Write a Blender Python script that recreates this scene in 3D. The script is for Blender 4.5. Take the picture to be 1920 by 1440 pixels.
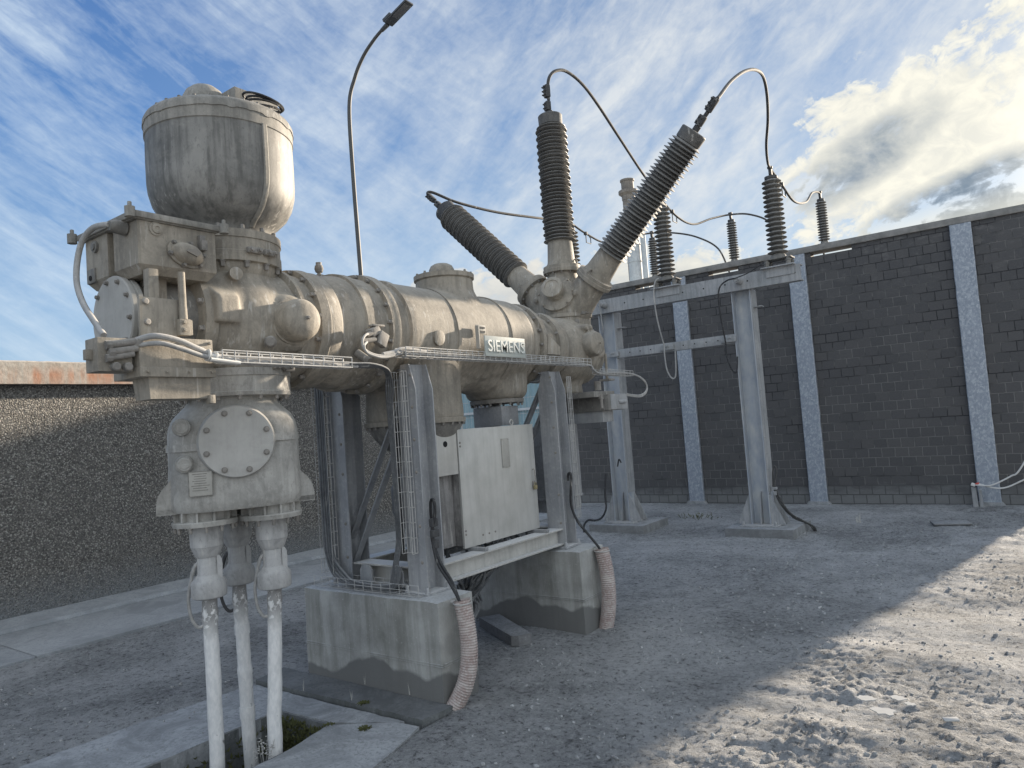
import bpy, bmesh, math, random
from math import sin, cos, pi, radians, atan2, sqrt
from mathutils import Vector, Matrix, noise
random.seed(7)
S = bpy.context.scene
COL = S.collection
for o in list(bpy.data.objects): bpy.data.objects.remove(o)

# ------------------------------------------------------------------ camera
F_PX, YAW, PITCH, ROLL, CH = 1346.0, radians(36.2), radians(3.2), radians(4.2), 1.6
Fv = Vector((-sin(YAW)*cos(PITCH), cos(YAW)*cos(PITCH), sin(PITCH)))
R0 = Vector((cos(YAW), sin(YAW), 0)); U0 = R0.cross(Fv)
Rv = R0*cos(ROLL) - U0*sin(ROLL); Uv = U0*cos(ROLL) + R0*sin(ROLL)
cam_d = bpy.data.cameras.new('camera'); cam = bpy.data.objects.new('camera', cam_d); COL.objects.link(cam)
m = Matrix.Identity(4)
for i in range(3):
    m[i][0] = Rv[i]; m[i][1] = Uv[i]; m[i][2] = -Fv[i]
m[2][3] = CH
cam.matrix_world = m
cam_d.sensor_width = 36; cam_d.lens = 36*F_PX/1920; cam_d.clip_start = .05; cam_d.clip_end = 4000
S.camera = cam
S.render.resolution_x, S.render.resolution_y = 1024, 768
S.view_settings.view_transform = 'Standard'; S.view_settings.look = 'None'
S.view_settings.exposure = 1.34; S.view_settings.gamma = 1
BACK_FILL = 1.5
S.cycles.max_bounces = 6; S.cycles.use_denoising = True

# ------------------------------------------------------------------ sun + sky
SUN_AZ, SUN_EL = 10.5, 13.3          # azimuth from +Y towards +X
sd = bpy.data.lights.new('sun', 'SUN'); so = bpy.data.objects.new('sun', sd); COL.objects.link(so)
sd.energy = 5.0; sd.angle = radians(1.6); sd.color = (1.0, .86, .69)
sdir = Vector((sin(radians(SUN_AZ))*cos(radians(SUN_EL)), cos(radians(SUN_AZ))*cos(radians(SUN_EL)), sin(radians(SUN_EL))))
so.rotation_euler = sdir.to_track_quat('Z', 'Y').to_euler(); so.location = (20, 60, 30)

w = bpy.data.worlds.new('World'); S.world = w; w.use_nodes = True
wn = w.node_tree; wn.nodes.clear()
def WN(t, **k):
    n = wn.nodes.new(t)
    for a, b in k.items(): setattr(n, a, b)
    return n
class G:
    """tiny node graph helper"""
    def __init__(s, nt): s.t = nt
    def n(s, ty, ins=None, **k):
        nd = s.t.nodes.new(ty)
        for a, b in k.items(): setattr(nd, a, b)
        for a, b in (ins or {}).items():
            if hasattr(b, 'is_output') or isinstance(b, bpy.types.NodeSocket): s.t.links.new(b, nd.inputs[a])
            else: nd.inputs[a].default_value = b
        return nd
    def m(s, op, a, b=None, clamp=False):
        nd = s.t.nodes.new('ShaderNodeMath'); nd.operation = op; nd.use_clamp = clamp
        for i, x in enumerate((a, b)):
            if x is None: continue
            if isinstance(x, bpy.types.NodeSocket): s.t.links.new(x, nd.inputs[i])
            else: nd.inputs[i].default_value = x
        return nd.outputs[0]
    def noise(s, vec, scale, detail=5, rough=.55, dist=0):
        return s.n('ShaderNodeTexNoise', {'Vector': vec, 'Scale': scale, 'Detail': detail, 'Roughness': rough, 'Distortion': dist}).outputs[0]
    def ramp(s, fac, pts, interp='LINEAR'):
        nd = s.t.nodes.new('ShaderNodeValToRGB'); cr = nd.color_ramp; cr.interpolation = interp
        while len(cr.elements) < len(pts): cr.elements.new(.5)
        for e, (p, c) in zip(cr.elements, pts):
            e.position = p; e.color = (c, c, c, 1) if isinstance(c, (int, float)) else (*c, 1)
        s.t.links.new(fac, nd.inputs[0]); return nd.outputs[0]
    def mix(s, fac, a, b, bt='MIX'):
        nd = s.t.nodes.new('ShaderNodeMix'); nd.data_type = 'RGBA'; nd.blend_type = bt
        for i, x in ((0, fac), (6, a), (7, b)):
            if isinstance(x, bpy.types.NodeSocket): s.t.links.new(x, nd.inputs[i])
            elif i == 0: nd.inputs[0].default_value = x
            else: nd.inputs[i].default_value = (*x, 1)
        return nd.outputs[2]
    def mapv(s, vec, sc=(1, 1, 1), loc=(0, 0, 0), rot=(0, 0, 0)):
        return s.n('ShaderNodeMapping', {'Vector': vec, 'Scale': sc, 'Location': loc, 'Rotation': rot}).outputs[0]
    def dot(s, a, v):
        nd = s.t.nodes.new('ShaderNodeVectorMath'); nd.operation = 'DOT_PRODUCT'
        s.t.links.new(a, nd.inputs[0]); nd.inputs[1].default_value = v
        return nd.outputs['Value']

g = G(wn)
tc = g.n('ShaderNodeTexCoord').outputs['Generated']
sky = g.n('ShaderNodeTexSky', sky_type='NISHITA', sun_disc=False, sun_elevation=radians(SUN_EL), sun_rotation=radians(SUN_AZ), air_density=1.0, dust_density=.6, ozone_density=3.0)
sx = g.n('ShaderNodeSeparateXYZ', {'Vector': tc})
X_, Y_, Z_ = sx.outputs[0], sx.outputs[1], sx.outputs[2]
az = g.m('MULTIPLY', g.m('ARCTAN2', X_, Y_), 5.7296)          # azimuth and elevation in units of ten degrees
el = g.m('MULTIPLY', g.m('ARCSINE', Z_), 5.7296)
ae = g.n('ShaderNodeCombineXYZ', {'X': az, 'Y': el, 'Z': 0.0}).outputs[0]
near = g.dot(tc, tuple(sdir))
K = 4.05
def scale_col(col, fac):
    nd = g.n('ShaderNodeVectorMath', operation='SCALE')
    if isinstance(col, bpy.types.NodeSocket): wn.links.new(col, nd.inputs[0])
    else: nd.inputs[0].default_value = col
    if isinstance(fac, bpy.types.NodeSocket): wn.links.new(fac, nd.inputs['Scale'])
    else: nd.inputs['Scale'].default_value = fac
    return nd.outputs[0]
def streak(vec, ang, sx_, sy_, loc=(0, 0, 0)):
    return g.mapv(g.mapv(vec, (1, 1, 1), (0, 0, 0), (0, 0, radians(ang))), (sx_, sy_, 1), loc)
def blob(a0, e0, ra, re, rot=0):
    """soft ellipse in azimuth / elevation, 1 in the middle"""
    da = g.m('SUBTRACT', az, a0/10); de = g.m('SUBTRACT', el, e0/10); c_, s_ = cos(rot), sin(rot)
    u_ = g.m('DIVIDE', g.m('ADD', g.m('MULTIPLY', da, c_), g.m('MULTIPLY', de, s_)), ra/10); v_ = g.m('DIVIDE', g.m('SUBTRACT', g.m('MULTIPLY', de, c_), g.m('MULTIPLY', da, s_)), re/10)
    return g.m('SUBTRACT', 1.0, g.m('ADD', g.m('MULTIPLY', u_, u_), g.m('MULTIPLY', v_, v_)), True)
el9 = g.m('MULTIPLY', el, .1)
blue_l = g.ramp(el9, [(.0, (.52, .68, .84)), (.10, (.36, .54, .78)), (.22, (.14, .30, .63)), (.30, (.095, .225, .54))])
blue_r = g.ramp(el9, [(.0, (.60, .72, .80)), (.10, (.44, .58, .74)), (.22, (.27, .40, .62)), (.32, (.20, .32, .55))])
# the ramps take elevation / 10 degrees scaled to 0..1 over 90 degrees
lr = g.ramp(g.m('MULTIPLY', g.m('ADD', az, 7.0), .14), [(.05, 0.0), (.62, 1.0)])
base = g.mix(lr, scale_col(blue_l, K), scale_col(blue_r, K))
base = g.mix(.22, base, scale_col(sky.outputs[0], .62))
zc = g.m('ADD', g.m('MAXIMUM', Z_, .02), .16)
pl = g.n('ShaderNodeCombineXYZ', {'X': g.m('DIVIDE', X_, zc), 'Y': g.m('DIVIDE', Y_, zc), 'Z': 0.0}).outputs[0]
c1 = g.mix(lr, g.noise(streak(ae, 34, .55, 2.3, (3.1, 1.4, 0)), 1.15, 9, .58, .5), g.noise(streak(ae, -38, .6, 1.8, (6.1, 2.4, 0)), 1.1, 9, .58, .5))
c1b = g.noise(g.mapv(ae, (1, 1, 1), (7.3, 2, 0)), .62, 3, .5, .4)
c1f = g.mix(lr, g.noise(streak(ae, 30, .8, 3.0, (1, 5, 0)), 3.2, 9, .66, .5), g.noise(streak(ae, -35, 1.0, 2.0, (1, 5, 0)), 3.2, 9, .66, .5))
mott = g.noise(g.mapv(ae, (1.0, 1.5, 1), (4, 5, 0), (0, 0, radians(-25))), 9.0, 6, .62, .5)
cir = g.m('ADD', g.m('MULTIPLY', c1, .60), g.m('ADD', g.m('MULTIPLY', c1b, .26), g.m('ADD', g.m('MULTIPLY', c1f, .26), g.m('MULTIPLY', mott, .10))))
cir = g.m('ADD', cir, g.m('SUBTRACT', g.m('MULTIPLY', lr, .075), .032))
cir = g.ramp(cir, [(.52, 0.0), (.63, .34), (.77, .84)])
col = g.mix(cir, base, scale_col(g.mix(lr, (.66, .78, .90), (.80, .83, .84)), K))
# cumulus, lit from behind by the low sun
cn = g.noise(streak(ae, -24, .8, 1.5, (2.7, 6.1, 0)), 1.7, 10, .60, .35)
cfine = g.noise(g.mapv(ae, (1, 1.3, 1), (8, 1, 0), (0, 0, radians(-24))), 5.5, 8, .62, .5)
den = g.m('ADD', g.m('MULTIPLY', g.m('SUBTRACT', cn, .5), 1.25), g.m('ADD', .44, g.m('MULTIPLY', g.m('SUBTRACT', cfine, .5), .55)))
mA = g.m('MULTIPLY', blob(-4.5, 17.2, 14, 7.6, .34), .36); mB = g.m('MULTIPLY', blob(1, 11.8, 12, 4.2, .16), .37)
mC = g.m('MULTIPLY', blob(-33, 10.3, 22, 3.2, .02), .31); mD = g.m('MULTIPLY', blob(-13, 12.2, 10, 3.0, .3), .27)
mE = g.m('MULTIPLY', blob(30, 12, 26, 14), .30)
mk_ = g.m('MAXIMUM', g.m('MAXIMUM', mA, mB), g.m('MAXIMUM', mC, g.m('MAXIMUM', mD, mE)))
cov = g.m('ADD', den, mk_)
cumf = g.m('MULTIPLY', g.ramp(cov, [(.585, 0.0), (.64, .70), (.72, 1.0)]), g.ramp(mk_, [(.01, 0.0), (.07, 1.0)]))
cream = g.mix(g.ramp(near, [(.75, 0.0), (.97, 1.0)]), (.80, .79, .74), (1.0, .97, .84))
dk = g.m('ADD', g.m('MULTIPLY', blob(-2.0, 12.6, 9.0, 2.6, .24), 2.0), g.m('ADD', g.m('MULTIPLY', blob(-9.0, 16.6, 7.0, 2.3, .40), 1.1), g.m('MULTIPLY', blob(-27, 9.8, 14, 1.6), .35)))
dkn = g.m('MULTIPLY', dk, g.ramp(g.noise(g.mapv(ae, (1, 1.6, 1), (1, 9, 0)), 2.6, 6, .6, .3), [(.30, .35), (.60, 1.0)]), True)
ccol = g.mix(dkn, cream, (.22, .29, .37))
ccol = g.mix(g.ramp(cfine, [(.40, .30), (.62, 0.0)]), ccol, (.48, .52, .56))
col = g.mix(cumf, col, scale_col(ccol, K))
# glow round the veiled sun, outside the picture on the right
glow = g.ramp(near, [(.976, 0.0), (.992, .25), (1.0, 1.0)])
col = g.mix(glow, col, scale_col((1.0, .93, .76), K*1.9))
lowg = g.m('MULTIPLY', blob(-5, 9.2, 14, 3.6, .1), .7)
col = g.mix(lowg, col, scale_col((1.0, .96, .80), K))
# unseen bright cloud deck added behind the viewer as fill for camera-facing surfaces
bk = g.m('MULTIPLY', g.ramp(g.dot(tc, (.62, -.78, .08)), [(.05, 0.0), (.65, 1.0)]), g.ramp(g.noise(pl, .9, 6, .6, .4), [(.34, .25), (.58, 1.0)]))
col = g.mix(bk, col, scale_col((.84, .92, 1.0), K*BACK_FILL))
warm = col
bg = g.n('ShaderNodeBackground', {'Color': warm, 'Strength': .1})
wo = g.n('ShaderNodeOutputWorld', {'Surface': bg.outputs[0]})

# ------------------------------------------------------------------ materials
MATS = {}
def mat(name, build):
    mt = bpy.data.materials.new(name); mt.use_nodes = True; nt = mt.node_tree; nt.nodes.clear()
    q = G(nt); co = q.n('ShaderNodeTexCoord').outputs['Object']
    p = q.n('ShaderNodeBsdfPrincipled'); out = q.n('ShaderNodeOutputMaterial', {'Surface': p.outputs[0]})
    build(q, co, p); MATS[name] = mt; return mt
def bump(q, p, h, strength=.3, dist=.01):
    b = q.n('ShaderNodeBump', {'Height': h, 'Strength': strength, 'Distance': dist}); q.t.links.new(b.outputs[0], p.inputs['Normal'])
def setc(q, p, c):
    if isinstance(c, bpy.types.NodeSocket): q.t.links.new(c, p.inputs['Base Color'])
    else: p.inputs['Base Color'].default_value = (*c, 1)

def dusty(c0, c1, dust=(.46, .43, .38), streak=.35, rough=.72, bstr=.25, metallic=0.0, topdust=.5, fine=38, grime=1.0):
    """painted / cast metal under cement dust: two tones, vertical run marks, caked dust on faces that look up"""
    def b(q, co, p):
        big = q.noise(co, 3.2, 6, .6)
        st = q.noise(q.mapv(co, (1, 1, .07)), 24, 6, .62)
        fin = q.noise(co, fine, 6, .7)
        col = q.mix(q.ramp(big, [(.35, 0.0), (.66, 1.0)]), c0, c1)
        col = q.mix(q.m('MULTIPLY', q.ramp(st, [(.46, 0.0), (.62, 1.0)]), streak), col, tuple(x*.55 for x in c0))
        dr = q.m('MULTIPLY', q.ramp(q.noise(q.mapv(co, (1, 1, .09)), 46, 4, .5), [(.60, 0.0), (.66, 1.0)]), q.ramp(q.noise(co, 2.1, 4, .6), [(.46, 0.0), (.56, 1.0)]))
        col = q.mix(q.m('MULTIPLY', dr, .5*grime), col, (.52, .50, .46))
        sp = q.ramp(q.noise(q.mapv(co, (1, 1, .5)), 75, 5, .7), [(.56, 0.0), (.68, .55)])
        blot = q.ramp(q.noise(q.mapv(co, (1, 1, .8)), 8.5, 7, .7, .8), [(.50, 0.0), (.64, .55)])
        col = q.mix(q.m('MULTIPLY', q.m('MAXIMUM', sp, blot), grime), col, tuple(x*.62 for x in c0))
        nz = q.n('ShaderNodeSeparateXYZ', {'Vector': q.n('ShaderNodeNewGeometry').outputs['Normal']}).outputs[2]
        tp = q.m('MULTIPLY', q.ramp(nz, [(.45, 0.0), (.93, 1.0)]), topdust)
        patch = q.m('ADD', tp, q.m('MULTIPLY', q.ramp(fin, [(.52, 0.0), (.72, 1.0)]), .30), True)
        col = q.mix(patch, col, dust)
        setc(q, p, col)
        p.inputs['Roughness'].default_value = rough; p.inputs['Metallic'].default_value = metallic
        p.inputs['Specular IOR Level'].default_value = .3
        bump(q, p, q.m('ADD', fin, q.m('MULTIPLY', q.noise(co, 150, 3, .6), .5)), bstr, .004)
    return b
mat('cast_dusty', dusty((.215, .195, .163), (.355, .318, .262), (.435, .397, .333), .40, bstr=.5, rough=.7, grime=.85))
mat('cast_dark', dusty((.14, .135, .125), (.23, .22, .20), (.42, .39, .35), .3))
mat('lower_cast', dusty((.27, .262, .242), (.45, .437, .405), (.53, .515, .475), .32, bstr=.4))
mat('cover_plate', dusty((.33, .322, .30), (.42, .41, .385), (.42, .405, .38), .10, bstr=.15, grime=.35))
mat('drum_steel', dusty((.145, .142, .133), (.255, .247, .228), (.35, .33, .29), .65, rough=.6, metallic=.12, bstr=.15, fine=20))
mat('drum_rim', dusty((.20, .192, .172), (.31, .292, .26), (.38, .355, .315), .45))
mat('bolt_dusty', dusty((.17, .16, .145), (.30, .28, .255), (.42, .40, .36), .2))
mat('frame_steel', dusty((.26, .27, .285), (.36, .365, .37), (.60, .60, .59), .3, rough=.5, metallic=.15, topdust=.95, grime=.3))
mat('beam_steel', dusty((.36, .355, .33), (.48, .47, .44), (.62, .62, .61), .3, rough=.6, topdust=.95, grime=.4))
mat('gantry_steel', dusty((.26, .27, .275), (.37, .37, .37), (.46, .45, .43), .4, rough=.6, metallic=.1, topdust=.5, grime=.5))
mat('cabinet_steel', dusty((.40, .395, .37), (.50, .495, .47), (.50, .49, .465), .18, rough=.42, metallic=.25, bstr=.08, fine=12, grime=.15))
mat('cabinet_side', dusty((.16, .155, .15), (.30, .29, .28), (.44, .43, .41), .6, rough=.55))
mat('box_grey', dusty((.22, .225, .23), (.28, .285, .29), (.42, .41, .39), .3))
mat('shed_porcelain', dusty((.125, .122, .116), (.18, .175, .166), (.36, .35, .33), .1, rough=.5, topdust=.6, fine=60, grime=.5))
mat('shed_grey', dusty((.10, .098, .092), (.15, .145, .135), (.36, .345, .32), .15, rough=.5, topdust=.7, fine=60))
mat('clamp_dark', dusty((.05, .052, .055), (.08, .08, .08), (.16, .155, .15), .1, topdust=.3))
mat('wire_steel', dusty((.38, .38, .37), (.52, .51, .49), (.58, .56, .52), .1, metallic=.2))
mat('grey_cable', dusty((.24, .24, .235), (.40, .39, .37), (.50, .48, .45), .2, topdust=.8))
mat('black_hose', dusty((.018, .019, .021), (.035, .035, .037), (.12, .12, .12), .05, rough=.45, topdust=.25))
mat('dark_cable', dusty((.10, .105, .11), (.18, .185, .19), (.40, .40, .39), .2, topdust=.8))
mat('conductor', dusty((.05, .05, .05), (.085, .083, .08), (.17, .165, .155), .0, topdust=.4, rough=.8))
mat('chimney_steel', dusty((.17, .15, .13), (.24, .21, .18), (.25, .22, .19), .4))
mat('chimney_light', dusty((.42, .44, .45), (.52, .53, .53), (.5, .5, .5), .2))
mat('cap_dark', dusty((.085, .083, .08), (.14, .135, .127), (.26, .25, .23), .3))
mat('power_sleeve', dusty((.30, .30, .295), (.42, .415, .405), (.54, .53, .51), .3))
mat('brass_plate', dusty((.30, .29, .26), (.40, .385, .35), (.46, .44, .40), .1, grime=.3))
def pipe(q, co, p):
    n1 = q.noise(q.mapv(co, (1, 1, .35)), 16, 7, .65); n2 = q.noise(q.mapv(co, (1, 1, .4)), 60, 4, .6)
    col = q.mix(q.ramp(n2, [(.42, 0.0), (.6, 1.0)]), (.54, .54, .53), (.63, .62, .60))
    ch = q.ramp(q.noise(q.mapv(co, (1, 1, .30)), 30, 5, .6), [(.325, 1.0), (.345, 0.0)])
    z = q.n('ShaderNodeSeparateXYZ', {'Vector': co}).outputs[2]
    hi = q.m('MULTIPLY', q.ramp(z, [(.60, 0.0), (.74, .75)]), q.ramp(q.noise(co, 26, 4, .6), [(.44, 0.0), (.50, 1.0)]))
    col = q.mix(q.m('MAXIMUM', ch, hi), col, (.13, .125, .12)); setc(q, p, col)
    p.inputs['Roughness'].default_value = .75; bump(q, p, q.m('ADD', n1, n2), .5, .006)
mat('whitewashed_cable', pipe)
def hose(q, co, p):
    n = q.noise(co, 14, 5, .6); n2 = q.noise(co, 70, 4, .6)
    col = q.mix(q.ramp(n, [(.4, 0.0), (.65, 1.0)]), (.30, .235, .215), (.42, .37, .345))
    col = q.mix(q.m('MULTIPLY', q.ramp(n2, [(.5, 0.0), (.6, 1.0)]), .6), col, (.46, .43, .40)); setc(q, p, col)
    p.inputs['Roughness'].default_value = .8; bump(q, p, n2, .3, .004)
mat('corrugated_hose', hose)
def galv(q, co, p):
    v = q.n('ShaderNodeTexVoronoi', {'Vector': q.mapv(co, (1, 1, .6)), 'Scale': 46.0}, distance='EUCLIDEAN')
    rnd = q.n('ShaderNodeSeparateXYZ', {'Vector': v.outputs['Color']}).outputs[0]
    n = q.noise(q.mapv(co, (1, 1, 1)), 30, 7, .7, 1.2); n2 = q.noise(co, 3, 3, .5)
    f = q.m('ADD', q.m('MULTIPLY', rnd, .25), q.m('MULTIPLY', n, .75))
    col = q.ramp(f, [(.36, (.205, .235, .275)), (.50, (.26, .29, .33)), (.60, (.34, .37, .405)), (.70, (.44, .47, .50))])
    col = q.mix(q.ramp(n2, [(.3, .35), (.7, .0)]), col, (.30, .33, .38)); setc(q, p, col)
    p.inputs['Roughness'].default_value = .55; p.inputs['Metallic'].default_value = .25; bump(q, p, f, .12, .003)
mat('galvanised', galv)
def galv2(q, co, p):
    n = q.noise(q.mapv(co, (1, 1, .5)), 9, 6, .6); n2 = q.noise(q.mapv(co, (1, 1, .05)), 40, 4, .6)
    nx = q.n('ShaderNodeSeparateXYZ', {'Vector': co})
    col = q.ramp(n, [(.35, (.24, .28, .34)), (.6, (.36, .38, .40)), (.75, (.46, .46, .44))])
    col = q.mix(q.m('MULTIPLY', n2, .35), col, (.52, .51, .48)); setc(q, p, col)
    p.inputs['Roughness'].default_value = .6; p.inputs['Metallic'].default_value = .15; bump(q, p, n, .1, .003)
mat('column_web', galv2)
def conc(c0, c1, stain=(.10, .105, .085), wet=True, topc=.50):
    def b(q, co, p):
        n = q.noise(co, 4, 8, .62); st = q.noise(q.mapv(co, (1, 1, .12)), 9, 7, .66, .6); f = q.noise(co, 60, 6, .7)
        col = q.mix(q.ramp(n, [(.35, 0.0), (.65, 1.0)]), c0, c1)
        col = q.mix(q.ramp(st, [(.42, .0), (.66, .55)]), col, stain)
        col = q.mix(q.m('MULTIPLY', q.ramp(f, [(.58, .0), (.70, 1.0)]), .35), col, (.52, .53, .52))
        nz = q.n('ShaderNodeSeparateXYZ', {'Vector': q.n('ShaderNodeNewGeometry').outputs['Normal']}).outputs[2]
        col = q.mix(q.m('MULTIPLY', q.ramp(nz, [(.5, 0.0), (.9, .8)]), q.ramp(f, [(.38, .35), (.55, 1.0)])), col, (topc, topc*1.02, topc*1.03))
        if not wet:
            pt = q.ramp(q.noise(co, 2.6, 8, .72, .8), [(.46, 0.0), (.60, .55)]); sp = q.ramp(q.noise(co, 44, 6, .75), [(.50, 0.0), (.62, .6)])
            col = q.mix(q.m('MAXIMUM', pt, sp), col, tuple(x*.62 for x in c0))
        if wet:
            z = q.n('ShaderNodeSeparateXYZ', {'Vector': co}).outputs[2]
            x = q.n('ShaderNodeSeparateXYZ', {'Vector': co}).outputs[0]
            wv = q.m('ADD', q.noise(q.mapv(co, (1, 1, .15)), 1.9, 1.2, .5), q.m('MULTIPLY', q.noise(co, 11, 3, .5), .10))
            e = q.m('SUBTRACT', z, q.m('MULTIPLY', q.m('SUBTRACT', wv, .36), .52))
            col = q.mix(q.ramp(e, [(.024, .92), (.044, 0.0)]), col, (.13, .13, .125))
        setc(q, p, col); p.inputs['Roughness'].default_value = .9
        bump(q, p, q.m('ADD', f, q.m('MULTIPLY', n, .6)), .45, .006)
    return b
mat('concrete_block', conc((.26, .26, .245), (.40, .40, .38), (.10, .10, .08)))
mat('concrete_pad', conc((.17, .175, .175), (.25, .255, .255), (.12, .12, .12), False, .36))
mat('concrete_slab', conc((.20, .21, .215), (.38, .39, .395), (.13, .135, .14), False, .36))
mat('concrete_path', conc((.27, .285, .295), (.36, .375, .385), (.20, .21, .22), False, .34))
mat('concrete_dark', conc((.10, .105, .105), (.17, .18, .18), (.05, .055, .04), False, .17))
mat('stone_dark', conc((.16, .16, .16), (.22, .22, .22), (.10, .10, .10), False, .3))
def rustcap(q, co, p):
    z = q.n('ShaderNodeSeparateXYZ', {'Vector': co}).outputs[2]
    st = q.noise(q.mapv(co, (1, 1, .08)), 7, 7, .65); n = q.noise(co, 20, 6, .65); big = q.noise(q.mapv(co, (1, 1, .2)), 2.2, 4, .6)
    col = q.mix(q.ramp(n, [(.35, 0.0), (.65, 1.0)]), (.34, .30, .25), (.48, .44, .38))
    rz = q.ramp(q.m('SUBTRACT', z, 2.35), [(.0, .55), (.1, 1.0), (.2, .1)])
    col = q.mix(q.m('MULTIPLY', q.m('MULTIPLY', q.ramp(st, [(.38, .0), (.54, .95)]), q.ramp(big, [(.36, .25), (.56, 1.0)])), rz), col, (.40, .17, .085))
    setc(q, p, col); p.inputs['Roughness'].default_value = .85; bump(q, p, n, .4, .01)
mat('rusty_capping', rustcap)
def pebble(q, co, p):
    v = q.n('ShaderNodeTexVoronoi', {'Vector': co, 'Scale': 74.0}, distance='EUCLIDEAN')
    r = q.n('ShaderNodeSeparateXYZ', {'Vector': v.outputs['Color']}).outputs[0]
    stone = q.ramp(r, [(0, (.09, .084, .075)), (.22, (.16, .148, .13)), (.5, (.25, .233, .205)), (.78, (.36, .335, .295)), (.92, (.50, .468, .415)), (1, (.68, .65, .59))])
    gap = q.ramp(v.outputs['Distance'], [(.48, 0.0), (.68, .8)])
    col = q.mix(gap, stone, (.085, .081, .075))
    big = q.noise(co, .8, 4, .5); col = q.mix(q.m('MULTIPLY', q.ramp(big, [(.4, 0.0), (.7, 1.0)]), .25), col, (.17, .165, .155))
    z = q.n('ShaderNodeSeparateXYZ', {'Vector': co}).outputs[2]
    col = q.mix(q.ramp(q.m('ADD', z, q.m('MULTIPLY', q.noise(co, 6, 5, .6), .3)), [(.2, .75), (.62, .0)]), col, (.22, .235, .245))
    setc(q, p, col); p.inputs['Roughness'].default_value = .8
    bump(q, p, q.ramp(v.outputs['Distance'], [(.0, 1.0), (.65, 0.0)]), 1.0, .02)
mat('pebble_dash', pebble)
def brick(q, co, p):
    xz = q.n('ShaderNodeSeparateXYZ', {'Vector': co})
    u = q.n('ShaderNodeCombineXYZ', {'X': xz.outputs[0], 'Y': xz.outputs[2], 'Z': 0.0}).outputs[0]
    wob = q.noise(co, 2.5, 3, .5)
    uv = q.n('ShaderNodeVectorMath', {0: u, 1: q.n('ShaderNodeCombineXYZ', {'X': q.m('MULTIPLY', q.m('SUBTRACT', q.noise(co, 9, 3, .6), .5), .02), 'Y': q.m('MULTIPLY', q.m('SUBTRACT', q.noise(co, 14, 4, .6), .5), .014), 'Z': 0.0}).outputs[0]}, operation='ADD').outputs[0]
    b = q.n('ShaderNodeTexBrick', {'Vector': uv, 'Scale': 1.0, 'Mortar Size': .0062, 'Mortar Smooth': .25, 'Brick Width': .180, 'Row Height': .1395, 'Color1': (.0, .0, .0, 1), 'Color2': (1, 1, 1, 1)}, offset=.5)
    rnd = q.n('ShaderNodeSeparateXYZ', {'Vector': b.outputs['Color']}).outputs[0]
    fac = b.outputs['Fac']; z = xz.outputs[2]
    c = q.ramp(rnd, [(0, (.053, .053, .055)), (.5, (.062, .061, .063)), (1, (.072, .070, .070))])
    fn = q.noise(co, 40, 6, .7); c = q.mix(q.m('MULTIPLY', q.ramp(fn, [(.4, .0), (.7, 1.0)]), .35), c, (.105, .10, .098))
    md = q.ramp(q.m('ADD', z, q.m('MULTIPLY', wob, .9)), [(.5, (.22, .22, .22)), (.62, (.12, .12, .12)), (.75, (.035, .035, .035))])
    mzn = q.noise(q.mapv(co, (1, 1, 3)), 1.2, 3, .5)
    mort = q.mix(q.ramp(q.m('SUBTRACT', mzn, q.m('MULTIPLY', z, .05)), [(.30, 0.0), (.46, 1.0)]), (.022, .022, .024), (.15, .147, .14))
    # pale cement dust on the two lowest courses and in patches below the coping
    lowd = q.ramp(q.m('ADD', z, q.m('MULTIPLY', q.m('SUBTRACT', q.noise(q.mapv(co, (1, 1, 3)), 3, 5, .6), .5), .5)), [(.10, .55), (.24, .22), (.30, .03)])
    c = q.mix(lowd, c, (.21, .215, .21))
    c = q.mix(fac, c, q.mix(q.ramp(z, [(.28, 1.0), (.31, 0.0)]), mort, (.075, .075, .075)))
    top = q.m('MULTIPLY', q.ramp(z, [(3.1, 0.0), (3.8, 1.0)]) if False else q.m('MULTIPLY', q.m('SUBTRACT', z, 2.9), .6, True), q.ramp(q.noise(q.mapv(co, (1, 1, 2)), 5, 6, .7), [(.52, 0.0), (.68, .5)]), True)
    c = q.mix(top, c, (.26, .25, .235))
    setc(q, p, c); p.inputs['Roughness'].default_value = .85
    bump(q, p, q.m('ADD', q.m('MULTIPLY', fac, -1.4), q.m('ADD', q.m('MULTIPLY', fn, .5), q.m('MULTIPLY', rnd, .35))), .8, .012)
mat('dark_brick', brick)
def coping(q, co, p):
    n = q.noise(co, 7, 6, .65); st = q.noise(q.mapv(co, (1, 1, .2)), 20, 5, .6)
    col = q.mix(q.ramp(n, [(.35, 0.0), (.68, 1.0)]), (.13, .128, .12), (.26, .25, .235)); col = q.mix(q.m('MULTIPLY', st, .3), col, (.3, .29, .27))
    setc(q, p, col); p.inputs['Roughness'].default_value = .85; bump(q, p, n, .3, .008)
mat('coping_concrete', coping)
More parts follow.
